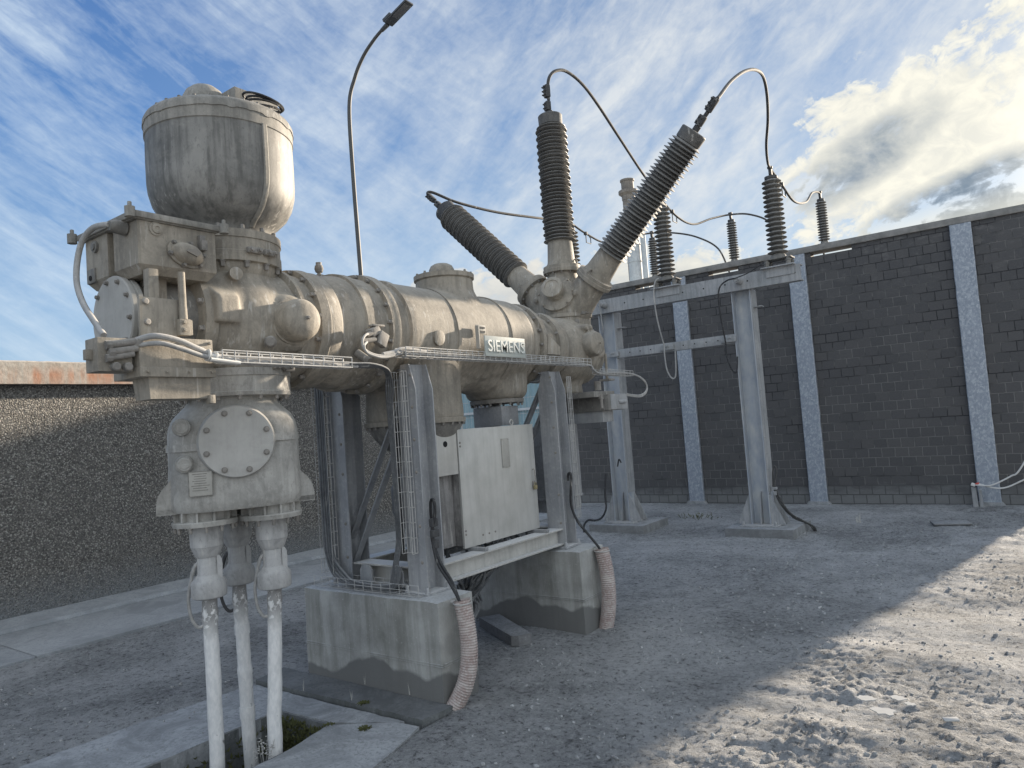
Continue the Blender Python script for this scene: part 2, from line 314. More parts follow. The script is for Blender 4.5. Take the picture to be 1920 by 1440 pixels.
def groundm(q, co, p):
    big = q.noise(q.mapv(co, (1, 1, 1)), .75, 6, .62, .6); mid = q.noise(co, 7, 7, .68); fin = q.noise(co, 55, 6, .75); vf = q.noise(co, 190, 3, .6)
    f2 = q.noise(q.mapv(co, (1, 1, 1), (3, 7, 0)), 26, 8, .82); v = q.n('ShaderNodeTexVoronoi', {'Vector': co, 'Scale': 75.0})
    vr = q.n('ShaderNodeSeparateXYZ', {'Vector': v.outputs['Color']}).outputs[0]
    col = q.ramp(q.m('ADD', q.m('MULTIPLY', big, .48), q.m('ADD', q.m('MULTIPLY', mid, .24), q.m('ADD', q.m('MULTIPLY', fin, .14), q.m('MULTIPLY', f2, .14)))), [(.38, (.20, .202, .202)), (.45, (.33, .334, .334)), (.52, (.48, .484, .484)), (.60, (.62, .62, .615))])
    col = q.mix(q.ramp(f2, [(.38, .9), (.47, 0.0)]), col, (.085, .085, .085))  # dark mud in pits, pale dust above: also paints in missing shading contrast
    col = q.mix(q.ramp(f2, [(.54, 0.0), (.62, .55)]), col, (.60, .60, .595))
    col = q.mix(q.ramp(fin, [(.56, 0.0), (.66, .6)]), col, (.62, .62, .61))
    col = q.mix(q.m('MULTIPLY', q.ramp(vr, [(.72, 0.0), (.8, .5)]), q.ramp(v.outputs['Distance'], [(.25, 1.0), (.4, 0.0)])), col, (.40, .40, .39))
    setc(q, p, col)
    p.inputs['Roughness'].default_value = .95; p.inputs['Specular IOR Level'].default_value = .2
    bump(q, p, q.m('ADD', q.m('ADD', fin, f2), q.m('MULTIPLY', vf, .6)), 1.0, .035)
mat('dusty_gravel', groundm)
def clod(q, co, p):
    n = q.noise(co, 6, 4, .6); f = q.noise(co, 80, 4, .7)
    setc(q, p, q.ramp(q.m('ADD', q.m('MULTIPLY', n, .6), q.m('MULTIPLY', f, .4)), [(.35, (.13, .13, .13)), (.55, (.32, .325, .32)), (.7, (.48, .48, .475))]))
    p.inputs['Roughness'].default_value = .95; bump(q, p, f, .5, .006)
mat('clods', clod)
def teal(q, co, p):
    n = q.noise(q.mapv(co, (1, 1, .1)), 4, 4, .6)
    setc(q, p, q.mix(n, (.16, .25, .28), (.26, .36, .39))); p.inputs['Roughness'].default_value = .55
mat('teal_sheet', teal)
def flat(name, c, rough=.6, metal=0.0, n=.15):
    def b(q, co, p):
        t = q.noise(co, 20, 5, .6); setc(q, p, q.mix(q.m('MULTIPLY', t, n*2, True), c, tuple(x*.6 for x in c)))
        p.inputs['Roughness'].default_value = rough; p.inputs['Metallic'].default_value = metal
    return mat(name, b)
flat('lamp_dark', (.055, .058, .06), .5); flat('lamp_glass', (.12, .12, .12), .3); flat('lamp_pole', (.065, .065, .062), .6)
flat('sign_plate', (.42, .45, .42), .6, 0, .3); flat('sign_letter', (.62, .64, .60), .5, 0, .2)
flat('black_hole', (.008, .008, .008), .9); flat('moss', (.075, .08, .028), .95); flat('dry_weed', (.42, .41, .38), .9)
flat('tape_white', (.62, .61, .58), .6); flat('tape_red', (.50, .08, .06), .6); flat('dark_soil', (.03, .034, .02), .95); flat('light_flake', (.50, .495, .475), .9, 0, .5)
flat('padlock', (.30, .26, .15), .4, .5)

# ------------------------------------------------------------------ mesh tools (all coordinates in world metres)
class MB:
    def __init__(s): s.b = bmesh.new()
    def box(s, c, d, bev=0, rot=None):
        r = bmesh.ops.create_cube(s.b, size=1)['verts']
        M = Matrix.Translation(Vector(c)) @ ((rot or Matrix.Identity(4)).to_4x4()) @ Matrix.Diagonal((*d, 1))
        bmesh.ops.transform(s.b, matrix=M, verts=r)
        if bev:
            es = list({e for v in r for e in v.link_edges}); bmesh.ops.bevel(s.b, geom=es, offset=bev, segments=2, profile=.6, affect='EDGES')
        return s
    def span(s, x0, x1, y0, y1, z0, z1, bev=0):
        return s.box(((x0+x1)/2, (y0+y1)/2, (z0+z1)/2), (abs(x1-x0), abs(y1-y0), abs(z1-z0)), bev)
    def lathe(s, prof, o, ax=(0, 0, 1), n=40, ell=None, ref=None):
        """prof: list of (t, r) along the axis"""
        ax = Vector(ax).normalized(); a = Vector(ref) if ref else (Vector((0, 0, 1)) if abs(ax.z) < .9 else Vector((1, 0, 0)))
        u = (a - ax*a.dot(ax)).normalized(); v = ax.cross(u); o = Vector(o); rings = []
        for t, r in prof:
            rr = max(r, 1e-4); rings.append([s.b.verts.new(o + ax*t + u*(cos(2*pi*i/n)*rr) + v*(sin(2*pi*i/n)*rr)) for i in range(n)])
        for A, B in zip(rings, rings[1:]):
            for i in range(n): s.b.faces.new((A[i], A[(i+1) % n], B[(i+1) % n], B[i]))
        s.b.faces.new(list(reversed(rings[0]))); s.b.faces.new(rings[-1]); return s
    def cyl(s, p0, p1, r, r1=None, n=20):
        p0, p1 = Vector(p0), Vector(p1); d = p1-p0
        return s.lathe([(0, r), (d.length, r if r1 is None else r1)], p0, d, n)
    def hexb(s, p, ax, r=.012, h=.012):
        ax = Vector(ax).normalized(); s.lathe([(0, r*1.35), (h*.25, r*1.35)], p, ax, 12); return s.lathe([(h*.25, r), (h, r), (h*1.15, r*.8)], p, ax, 6)
    def bolts(s, c, ax, R, n, r=.012, h=.014, ph=0):
        for q in ring(c, ax, R, n, ph): s.hexb(q, ax, r, h)
        return s
    def tube(s, pts, r, n=8, sm=6, closed=False):
        P = [Vector(p) for p in pts]
        if sm and len(P) > 2:
            Q = []
            for i in range(len(P)-1):
                a = P[max(i-1, 0)]; b = P[i]; c = P[i+1]; d = P[min(i+2, len(P)-1)]
                for k in range(sm):
                    t = k/sm; Q.append(.5*((2*b)+(c-a)*t+(2*a-5*b+4*c-d)*t*t+(3*b-a-3*c+d)*t**3))
            Q.append(P[-1]); P = Q
        up = None; rings = []
        for i, p in enumerate(P):
            d = (P[min(i+1, len(P)-1)]-P[max(i-1, 0)]).normalized()
            if up is None: up = d.orthogonal().normalized()
            up = (up-d*up.dot(d)).normalized(); w_ = d.cross(up)
            rr = r(i/(len(P)-1)) if callable(r) else r
            rings.append([s.b.verts.new(p+up*cos(2*pi*k/n)*rr+w_*sin(2*pi*k/n)*rr) for k in range(n)])
        for A, B in zip(rings, rings[1:]):
            for k in range(n): s.b.faces.new((A[k], A[(k+1) % n], B[(k+1) % n], B[k]))
        s.b.faces.new(list(reversed(rings[0]))); s.b.faces.new(rings[-1]); return s
    def prism(s, poly, o, ux, uy, th):
        """2-D polygon extruded by th (a vector)"""
        o, ux, uy, th = Vector(o), Vector(ux), Vector(uy), Vector(th)
        A = [s.b.verts.new(o+ux*x+uy*y) for x, y in poly]; B = [s.b.verts.new(v.co+th) for v in A]; n = len(A)
        s.b.faces.new(list(reversed(A))); s.b.faces.new(B)
        for i in range(n): s.b.faces.new((A[i], A[(i+1) % n], B[(i+1) % n], B[i]))
        return s
    def loft(s, secs):
        R = [[s.b.verts.new(Vector(p)) for p in sec] for sec in secs]; n = len(R[0])
        for A, B in zip(R, R[1:]):
            for i in range(n): s.b.faces.new((A[i], A[(i+1) % n], B[(i+1) % n], B[i]))
        s.b.faces.new(list(reversed(R[0]))); s.b.faces.new(R[-1]); return s
    def hbeam(s, p0, p1, w_, h, t=.009, side=(0, 1, 0)):
        """H section from p0 to p1: flanges face +-side at distance h/2, width w_"""
        p0, p1 = Vector(p0), Vector(p1); d = (p1-p0); L = d.length; d.normalize(); sv = Vector(side).normalized(); wv = d.cross(sv).normalized()
        poly = [(-w_/2, -h/2), (w_/2, -h/2), (w_/2, -h/2+t), (t/2, -h/2+t), (t/2, h/2-t), (w_/2, h/2-t), (w_/2, h/2), (-w_/2, h/2), (-w_/2, h/2-t), (-t/2, h/2-t), (-t/2, -h/2+t), (-w_/2, -h/2+t)]
        return s.prism(poly, p0, wv, sv, d*L)
def ring(c, ax, R, n, ph=0):
    ax = Vector(ax).normalized(); a = Vector((0, 0, 1)) if abs(ax.z) < .9 else Vector((1, 0, 0))
    u = (a-ax*a.dot(ax)).normalized(); v = ax.cross(u); c = Vector(c)
    return [c+u*cos(ph+2*pi*i/n)*R+v*sin(ph+2*pi*i/n)*R for i in range(n)]
def fuse(mb, voxel=.010, smooth=10):
    """melt overlapping closed shapes into one casting with filleted joints"""
    me = bpy.data.meshes.new('tmp'); bmesh.ops.recalc_face_normals(mb.b, faces=mb.b.faces); mb.b.to_mesh(me); mb.b.free()
    o = bpy.data.objects.new('tmp', me); COL.objects.link(o)
    m1 = o.modifiers.new('r', 'REMESH'); m1.mode = 'VOXEL'; m1.voxel_size = voxel
    m2 = o.modifiers.new('s', 'SMOOTH'); m2.iterations = smooth; m2.factor = .5
    bpy.context.view_layer.update(); dg = bpy.context.evaluated_depsgraph_get()
    out = bpy.data.meshes.new_from_object(o.evaluated_get(dg)); bpy.data.objects.remove(o); bpy.data.meshes.remove(me)
    r = MB(); r.b.from_mesh(out); bpy.data.meshes.remove(out); return r
ORG = {}
def obj(name, mb, mt, parent=None, ang=32, at=None, smooth=True):
    b = mb.b if isinstance(mb, MB) else mb
    bmesh.ops.recalc_face_normals(b, faces=b.faces)
    o_ = Vector(at) if at is not None else (ORG[parent.name] if parent else Vector((0, 0, 0)))
    if o_.length: bmesh.ops.translate(b, vec=-o_, verts=b.verts)
    me = bpy.data.meshes.new(name); b.to_mesh(me); b.free()
    me.materials.append(MATS[mt])
    if smooth:
        me.polygons.foreach_set('use_smooth', [True]*len(me.polygons)); me.set_sharp_from_angle(angle=radians(ang))
    o = bpy.data.objects.new(name, me); COL.objects.link(o)
    if parent: o.parent = parent
    else: o.location = o_
    ORG[o.name] = o_
    return o
def tag(o, label, cat, group=None):
    o['label'] = label; o['category'] = cat
    if group: o['group'] = group
    return o
def thing(name, label, cat, loc=(0, 0, 0), group=None):
    o = bpy.data.objects.new(name, None); COL.objects.link(o); o.location = loc; o.empty_display_size = .1; ORG[o.name] = Vector(loc); return tag(o, label, cat, group)
def struct(name, mb, mt, **k): o = obj(name, mb, mt, **k); o['kind'] = 'structure'; return o
def dup(root, loc, label=None):
    r = root.copy(); COL.objects.link(r); r.location = loc
    if label: r['label'] = label
    for ch in list(root.children):
        c = ch.copy(); COL.objects.link(c); c.parent = r
        for gch in list(ch.children):
            d = gch.copy(); COL.objects.link(d); d.parent = c
    return r
def many(name, pts, ax, mt, parent, r=.012, h=.014):
    """individual bolts: one mesh, copies"""
    first = None
    for q in pts:
        if first is None:
            mb = MB(); mb.hexb(q, ax, r, h); first = obj(name, mb, mt, parent); p0 = Vector(q)
        else:
            c = first.copy(); COL.objects.link(c); c.parent = parent; c.location = Vector(q)-p0
    return first

# ------------------------------------------------------------------ ground, path, pit
HX0, HX1, HY0, HY1 = -3.80, -3.30, 1.55, 2.62        # cable pit
def axis(rs):
    out = []
    for a, b, st in rs:
        k = max(1, int(round((b-a)/st))); out += [a+(b-a)*i/k for i in range(k)]
    return out+[rs[-1][1]]
xs = axis([(-400, -60, 60), (-60, -12, 4), (-12, -6.75, .5), (-6.75, -4.4, .035), (-4.4, .8, .022), (.8, 3, .06), (3, 12, 1), (12, 60, 6), (60, 400, 60)])
ys = axis([(-300, -20, 60), (-20, 0, 2), (0, 1.6, .08), (1.6, 5.5, .021), (5.5, 8.5, .035), (8.5, 12.2, .06), (12.2, 30, 1.5), (30, 400, 60)])
def gh(x, y):
    if x < -6.78 or x > 3 or y < 0 or y > 12.1: return -.02
    v = Vector((x, y, 0))
    rough = .35+.65*max(0, min(1, .5+1.6*noise.noise(v*.9+Vector((3, 9, 1)))))
    right = max(0, min(1, (x+2.6)/1.2))
    rough = rough*(.45+.50*right)
    h = .026*noise.noise(v*.9)+.014*noise.noise(v*2.7+Vector((9, 0, 0)))+right*(.042*noise.noise(Vector((x*.55+y*.15, y*2.1, 3)))+.018*noise.noise(Vector((x*.9, y*5.5, 8))))
    h += rough*(.010*noise.noise(v*7+Vector((0, 5, 0)))+.009*noise.noise(v*14)+.014*abs(noise.noise(v*23))+.014*noise.noise(v*40))
    # heaps of churned mud to the right of the foundations
    for hx, hy, hr, hh in ((-1.05, 3.62, .22, .05), (-1.0, 4.35, .30, .045), (-1.35, 4.9, .35, .03), (-.55, 4.2, .45, .02), (-1.1, 3.2, .25, .04), (-2.6, 3.9, .35, .03), (-.2, 3.5, .3, .03)):
        d2 = ((x-hx)**2+(y-hy)**2)/hr**2
        if d2 < 5: h += .8*hh*math.exp(-d2)*(.4+1.2*abs(noise.noise(v*17))+.8*abs(noise.noise(v*35)))
    # keep clear of slabs, path and pads
    sx_ = min(x+4.42, -2.80-x); sy_ = 3.1-y
    if -4.6 < x < -2.6 and y < 3.25:
        k = max(0, min(1, .5-min(sx_, sy_)/.12)); h = (h+.012)*k+(-.03)*(1-k)
    if -5.2 < x < -2.1 and y < 3.6:
        k2 = max(0, min(1, (x+5.2)/.5))*max(0, min(1, (-2.1-x)/.5))*max(0, min(1, (3.6-y)/.4)); sx2 = min(x+4.42, -2.80-x)
        if not (sx2 > .05 and y < 3.05): h = h*(1-.7*k2)+.018*k2
    if x < -6.6: h = min(h, .0)
    if y > 11.6: h *= .3
    return h-.008
b = bmesh.new(); grid = [[b.verts.new((x, y, gh(x, y))) for x in xs] for y in ys]
for j in range(len(ys)-1):
    for i in range(len(xs)-1):
        cx, cy = (xs[i]+xs[i+1])/2, (ys[j]+ys[j+1])/2
        if HX0-.05 < cx < HX1+.05 and HY0-.05 < cy < HY1+.05: continue
        b.faces.new((grid[j][i], grid[j][i+1], grid[j+1][i+1], grid[j+1][i]))
struct('ground', b, 'dusty_gravel', ang=180)
# loose clods and grit
b = bmesh.new(); ico = bmesh.new(); bmesh.ops.create_icosphere(ico, subdivisions=1, radius=1); iv = [v.co.copy() for v in ico.verts]; ifc = [[v.index for v in f.verts] for f in ico.faces]; ico.free()
rnd = random.Random(3); cnt = 0
while cnt < 9500:
    x = rnd.uniform(-2.85, .9) if rnd.random() < .8 else rnd.uniform(-6.6, -2.8); y = 1.5+9*rnd.random()**1.7
    if -4.55 < x < -2.6 and y < 3.6:
        if y > 2.84 or (HX0-.03 < x < HX1+.03) or rnd.random() > .35: continue
        z0_ = .016
    else: z0_ = None
    if noise.noise(Vector((x*1.3, y*1.3, 4)))+rnd.random()*.7 < .2: continue
    s_ = .0028+.012*rnd.random()**5; z = gh(x, y) if z0_ is None else z0_
    if z0_ is not None: s_ = .0022+.005*rnd.random()**3
    R_ = Matrix.Rotation(rnd.uniform(0, 6), 3, Vector((rnd.random()-.5, rnd.random()-.5, rnd.random()))); d_ = (s_*rnd.uniform(.8, 1.7), s_*rnd.uniform(.7, 1.2), s_*rnd.uniform(.45, .9))
    vs = [b.verts.new(Vector((x, y, z+.001))+R_ @ Vector((c.x*d_[0]*rnd.uniform(.75, 1.2), c.y*d_[1], c.z*d_[2]))) for c in iv]
    for f in ifc: b.faces.new([vs[k] for k in f])
    cnt += 1
o = obj('mud_clods', b, 'clods', smooth=False); o['kind'] = 'stuff'; tag(o, 'loose mud clods and grit scattered over the dusty yard', 'grit')
# concrete path and kerb by the left wall
mb = MB()
for a, c in ((-6, .6), (.61, 2.4), (2.41, 4.3), (4.31, 6.2), (6.21, 8.2), (8.21, 10.4)): mb.span(-8.12, -6.72, a, c, -.2, .012+random.uniform(-.003, .003), .006)
struct('path', mb, 'concrete_path')
mb = MB(); mb.prism([(0, -.2), (.36, -.2), (.36, .02), (.33, .05), (0, .085)], (-8.22, -6, 0), (1, 0, 0), (0, 0, 1), (0, 15.2, 0)); struct('kerb', mb, 'concrete_path')
# slabs round the pit: irregular edges
def slab(name, poly, z0, z1, mt, jit=.006, step=.06):
    pts = []
    for i in range(len(poly)):
        a, c = Vector(poly[i]), Vector(poly[(i+1) % len(poly)]); k = max(1, int((c-a).length/step))
        for q in range(k):
            p_ = a.lerp(c, q/k); pts.append((p_.x+random.uniform(-jit, jit), p_.y+random.uniform(-jit, jit)))
    mb = MB(); mb.prism(pts, (0, 0, z0), (1, 0, 0), (0, 1, 0), (0, 0, z1-z0)); return struct(name, mb, mt, ang=30)
slab('pit_slab', [(-4.46, 1.0), (HX0, 1.0), (HX0, HY1), (HX1-.05, HY1+.02), (-3.0, HY1+.20), (-2.98, 2.84), (-4.36, 2.82), (-4.42, 2.2)], -.10, .012, 'concrete_slab')
slab('pit_slab', [(HX1, 1.0), (-2.62, 1.0), (-2.70, 2.3), (-2.84, 2.82), (-2.99, 2.80), (-3.01, HY1+.18), (HX1-.03, HY1-.02), (-3.26, 2.25)], -.10, .018, 'concrete_slab')
slab('footing_strip', [(-4.36, 2.84), (-2.86, 2.86), (-2.84, 3.085), (-4.40, 3.085)], -.12, .034, 'concrete_dark', .005)
mb = MB()
mb.span(HX0-.12, HX0-.001, HY0-.1, HY1+.1, -.7, .004); mb.span(HX1+.001, HX1+.12, HY0-.1, HY1+.1, -.7, .004); mb.span(HX0-.12, HX1+.12, HY1+.001, HY1+.12, -.7, .003); mb.span(HX0-.12, HX1+.12, HY0-.12, HY0-.001, -.7, .003)
struct('pit_wall', mb, 'concrete_dark')
mb = MB(); mb.span(HX0-.1, HX1+.1, HY0-.1, HY1+.1, -.75, -.60); struct('pit_floor', mb, 'dark_soil')
# growth hanging in the pit, moss tufts, weeds
def tuft(mb, c, n, r, h, wd=.004, spread=1.0):
    for _ in range(n):
        a = rnd.uniform(0, 2*pi); q = Vector(c)+Vector((cos(a), sin(a), 0))*r*rnd.random(); t = Vector((cos(a)*spread*rnd.random(), sin(a)*spread*rnd.random(), 1)).normalized()*h*rnd.uniform(.4, 1)
        u = t.orthogonal().normalized()*wd
        v = [mb.b.verts.new(q-u), mb.b.verts.new(q+u), mb.b.verts.new(q+t*.6+u*.7), mb.b.verts.new(q+t)]; mb.b.faces.new(v)
mb = MB()
for _ in range(420): tuft(mb, (rnd.uniform(HX0+.01, HX1-.01), HY1-.005-.02*rnd.random(), rnd.uniform(-.33, -.02)), 3, .02, .035, .006, 1.5)
for _ in range(240): tuft(mb, (HX0+.008, rnd.uniform(1.7, HY1), rnd.uniform(-.4, -.05)), 3, .02, .035, .006, 1.5)
o = obj('pit_moss', mb, 'moss', smooth=False); o['kind'] = 'stuff'; tag(o, 'dark moss growing on the walls of the open cable pit', 'moss')
def weed(name, label, mtn, spots, n, r, h, wd, grp, spread=1.0):
    f = None
    for i, (x, y, z) in enumerate(spots):
        mb = MB(); tuft(mb, (x, y, z), n, r, h, wd, spread); tag(obj(name, mb, mtn, at=(x, y, z), smooth=False), label[i] if isinstance(label, list) else label, 'plant', grp)
weed('moss_clump', ['yellow green moss clump on the slab beside the pit', 'small moss clump at the footing strip under the near block', 'mossy tuft on the far corner of the pit opening'], 'moss', [(-3.10, 2.66, .018), (-3.35, 2.88, .034), (-3.33, 2.60, .014)], 130, .035, .013, .005, 'moss clumps round the pit', 2.2)
weed('weed_stem', ['thin dry weed stem at the base of the near block', 'dry weed stem on the footing strip', 'pale dry weed by the left end of the footing strip', 'dry weed stem near the right end of the footing strip'], 'dry_weed', [(-3.55, 3.07, .05), (-3.42, 2.85, .05), (-3.86, 2.84, .04), (-3.16, 3.07, .05)], 4, .006, .08, .0009, 'dry weeds by the near block', .25)
weed('weed_stem', 'thin dry grass standing in the yard before the brick wall', 'dry_weed', [(-2.05, 10.2, 0)], 12, .05, .16, .003, None, .2)
weed('grass_tuft', 'low dry grass tuft between the two gantry footings', 'moss', [(-4.3, 10.4, 0)], 60, .35, .05, .006, None, 1.0)
mb = MB()
for k in range(9):
    a = rnd.uniform(0, 6.28); base_ = Vector((-3.40+.02*cos(a), 2.24+.02*sin(a), -.1)); tp_ = base_+Vector((.05*cos(a), .05*sin(a), rnd.uniform(.12, .19)))
    mb.tube([base_, base_.lerp(tp_, .5)+Vector((0, 0, .01)), tp_], .0012, 4, 3)
    for _ in range(7):
        q = base_.lerp(tp_, rnd.uniform(.5, 1)); mb.box(q+Vector((rnd.uniform(-.012, .012), rnd.uniform(-.012, .012), 0)), (.008, .006, .003))
tag(obj('dead_plant', mb, 'dry_weed', at=(-3.40, 2.24, -.1), smooth=False), 'small dead plant growing out of the pit beside the right cable', 'plant')
bpy.data.objects['grass_tuft']['kind'] = 'stuff'
# pale flakes on the mud at lower right
FLK = ((-.78, 3.66, .05), (-.655, 3.72, .045), (-.69, 3.58, .07), (-.60, 3.67, .03))
for i, (x, y, r_) in enumerate(FLK):
    mb = MB(); pts = [(x+r_*rnd.uniform(.45, 1)*cos(k*.48), y+r_*rnd.uniform(.35, .8)*sin(k*.48)) for k in range(13)]
    mb.prism(pts, (0, 0, gh(x, y)+.012), (1, 0, 0), (0, 1, .05), (.0, 0, .004))
    tag(obj('cement_flake', mb, 'light_flake', at=(x, y, gh(x, y)), ang=20), ['pale cement flake lying left in the sunlit mud group', 'pale cement flake at the back of the sunlit group', 'largest pale cement flake at the front of the group', 'small pale cement flake lying right of the group'][i], 'flake', 'cement flakes in the sunlit mud')
mb = MB(); mb.box((-.49, 4.03, gh(-.49, 4.03)+.012), (.07, .030, .009), .004, Matrix.Rotation(.5, 3, 'Z')@Matrix.Rotation(.2, 3, 'X')); tag(obj('stone_chip', mb, 'light_flake', at=(-.49, 4.03, 0)), 'flat stone chip lying alone in the sunlit mud', 'stone')
mb = MB(); mb.box((-1.03, 10.25, .008), (.40, .26, .02), .008, Matrix.Rotation(.3, 3, 'Z')); tag(obj('flat_stone', mb, 'stone_dark', at=(-1.03, 10.25, 0)), 'flat concrete fragment on the ground before the last pillar', 'stone')

# ------------------------------------------------------------------ left wall (pebble dash, rusty coping)
t = thing('pebble_dash_wall', 'pebble dash yard wall with a rust stained concrete coping', 'wall', (-8.22, 3, 0))
mb = MB(); mb.span(-8.50, -8.22, -4, 9.15, -.3, 2.352); obj('wall_panel', mb, 'pebble_dash', t, at=(-8.22, 3, 0)); ORG['wall_panel'] = Vector((-8.22, 3, 0))
b = MB()
n_ = 180; prev = None; top = []
for i in range(n_+1):
    y = -4+13.2*i/n_; e = .006*noise.noise(Vector((y*3, 0, 0)))+.004*noise.noise(Vector((y*11, 0, 0)))
    top.append([Vector((-8.60, y, 2.356)), Vector((-8.11+e*.4, y, 2.356+e*.5)), Vector((-8.105+e, y, 2.575+e)), Vector((-8.15, y, 2.592+e)), Vector((-8.60, y, 2.60+e))])
b.loft(top); obj('coping', b, 'rusty_capping', t)
for n0 in ('coping',): pass

# ------------------------------------------------------------------ brick wall
YW = 12.0
t = thing('brick_wall', 'tall dark brick wall with pale coping closing the back of the yard', 'wall', (-3.8, YW, 0))
mb = MB(); mb.span(-7.6, .045, YW, YW+.24, -.3, 3.90); obj('brickwork', mb, 'dark_brick', t)
mb = MB()
for a, c in ((-7.6, -5.82), (-5.34, -4.42), (-3.90, -2.74), (-2.13, .045)): mb.span(a, c, YW+.002, YW+.238, 3.90, 3.972)
obj('top_course', mb, 'dark_brick', t)
mb = MB(); mb.span(-7.66, .06, YW-.035, YW+.29, 3.974, 4.072, .008); obj('coping', mb, 'coping_concrete', t)
gp = None
for i, (x, lb) in enumerate(((-4.96, 'galvanised pillar on the brick wall behind the gantry crossbar'), (-2.95, 'galvanised pillar on the brick wall just right of the gantry'), (-.70, 'galvanised pillar nearest the right end of the brick wall'))):
    loc = (x, YW, 0)
    if gp is None:
        gp = thing('wall_pillar', lb, 'pillar', loc, 'galvanised pillars on the brick wall')
        b = MB(); secs = []
        for k in range(60):
            z = .02+3.945*k/59; e0 = .006*noise.noise(Vector((z*6, 1, 0))); e1 = .006*noise.noise(Vector((z*6, 7, 3)))
            secs.append([(x-.132+e0, YW-.004, z), (x-.132+e0, YW-.055, z), (x-.122+e0, YW-.062, z), (x+.122+e1, YW-.062, z), (x+.132+e1, YW-.055, z), (x+.132+e1, YW-.004, z)])
        b.loft(secs); obj('steel_face', b, 'galvanised', gp)
        mb = MB(); mb.prism([(-.18, 0), (.18, 0), (.145, .05), (-.145, .055)], (x, YW-.003, -.01), (1, 0, 0), (0, 0, 1), (0, -.11, 0)); obj('grout_foot', mb, 'concrete_slab', gp)
    else: dup(gp, loc, lb)

# ------------------------------------------------------------------ teal sheet building, barbed wire, chimney, lamp
t = thing('sheet_building', 'teal corrugated steel building seen through the gap under the switchgear', 'building', (-14, 19, 0))
b = MB(); pts = []
x = -24.
poly = []
while x < -8.0:
    poly += [(x, 0), (x+.08, 0), (x+.12, .045), (x+.20, .045)]; x += .24
poly += [(-8, 0), (-8, .4), (-24, .4)]
b.prism([(p[0], -p[1] if p[1] < .3 else p[1]) for p in poly], (0, 19, -.2), (1, 0, 0), (0, 1, 0), (0, 0, 4.7)); obj('corrugated_sheet', b, 'teal_sheet', t, smooth=False)
mb = MB(); mb.span(-24, -8, 18.9, 18.94, 2.02, 2.10); obj('sheet_rail', mb, 'chimney_light', t)
t = thing('mesh_fence', 'thin wire mesh fence standing before the teal sheet building', 'fence', (-11, 15.5, 0))
for x in (-15.0, -13.2, -11.4, -9.6):
    mb = MB(); mb.cyl((x, 15.5, -.1), (x, 15.5, 4.15), .03, n=8); mb.cyl((x, 15.5, 4.15), (x+.0, 15.25, 4.45), .02, n=6); obj('fence_post', mb, 'wire_steel', t)
mb = MB()
for k in range(5): mb.cyl((-15, 15.5, .6+k*.42), (-9.4, 15.5, .6+k*.42), .006, n=4)
for k in range(60): mb.cyl((-15+k*.094, 15.5, 0), (-15+k*.094, 15.5, 2.35), .003, n=3)
obj('wire_mesh', mb, 'wire_steel', t)
mb = MB()
for k in range(3): mb.tube([(-15+i*.3, 15.42-.08*k, 4.22+.11*k+.02*sin(i*1.4+k)) for i in range(19)], .006, 4, 2)
for k in range(60): mb.box((-15+k*.093, 15.42-.08*(k % 3), 4.22+.11*(k % 3)), (.008, .05, .06))
obj('barbed_wire', mb, 'clamp_dark', t)
t = thing('chimney', 'rusty metal chimney with a flanged top rising far behind the brick wall', 'chimney', (-14.5, 30, 0))
mb = MB(); mb.lathe([(7.8, .28), (11.55, .28)], (-14.5, 30, 0), n=24); obj('flue', mb, 'chimney_steel', t)
mb = MB(); mb.lathe([(11.55, .30), (11.75, .31), (11.85, .44), (11.98, .44), (12.02, .31), (12.02, .29), (12.40, .29), (12.42, .33), (12.50, .33), (12.52, .2)], (-14.5, 30, 0), n=24); obj('flanged_top', mb, 'chimney_steel', t)
mb = MB(); mb.lathe([(0, .33), (9.9, .31)], (-14.45, 30, 0), n=24)
for z in (8.6, 9.4): mb.lathe([(z, .34), (z+.05, .34)], (-14.45, 30, 0), n=24)
obj('lower_flue', mb, 'chimney_light', t)
mb = MB(); mb.cyl((-13.95, 30, 0), (-13.95, 30, 10.2), .12, n=12); obj('side_pipe', mb, 'chimney_light', t)
t = thing('street_lamp', 'tall curved street lamp with a flat dark lantern beyond the left wall', 'street lamp', (-9.96, 9.1, 0))
K_ = .65
def lp(px_, pz): return (px_*K_, 14*K_, 1.6+(pz-1.6)*K_)
mb = MB(); mb.tube([(-15.15*K_, 9.1, 0), lp(-15.312, 6.1), lp(-15.38, 9.2), lp(-15.36, 11.14), lp(-15.05, 11.9), lp(-14.65, 12.38), lp(-14.2, 12.68), lp(-13.82, 12.85), lp(-13.6, 12.92)], lambda t_: .043-.017*t_, 12, 8); obj('pole', mb, 'lamp_pole', t)
d = (Vector(lp(-12.72, 13.2))-Vector(lp(-13.7, 12.88))).normalized(); c = (Vector(lp(-12.72, 13.2))+Vector(lp(-13.7, 12.88)))/2
yv = Vector((0, 1, 0)); zv = d.cross(yv).normalized(); Rm = Matrix((d, yv, zv)).transposed()
mb = MB(); mb.box(c+d*.03, (.58, .20, .038), .010, Rm); mb.box(c-d*.18+zv*-.035*(1 if zv.z < 0 else -1), (.2, .22, .06), .012, Rm); obj('lantern', mb, 'lamp_dark', t)
dn = zv if zv.z < 0 else -zv
mb = MB(); mb.box(c+d*.10+dn*.030, (.34, .165, .008), .003, Rm); obj('lens', mb, 'lamp_glass', t)
mb = MB(); mb.cyl(c-d*.44, c-d*.27, .036, .045, 10); obj('bracket', mb, 'lamp_dark', t)

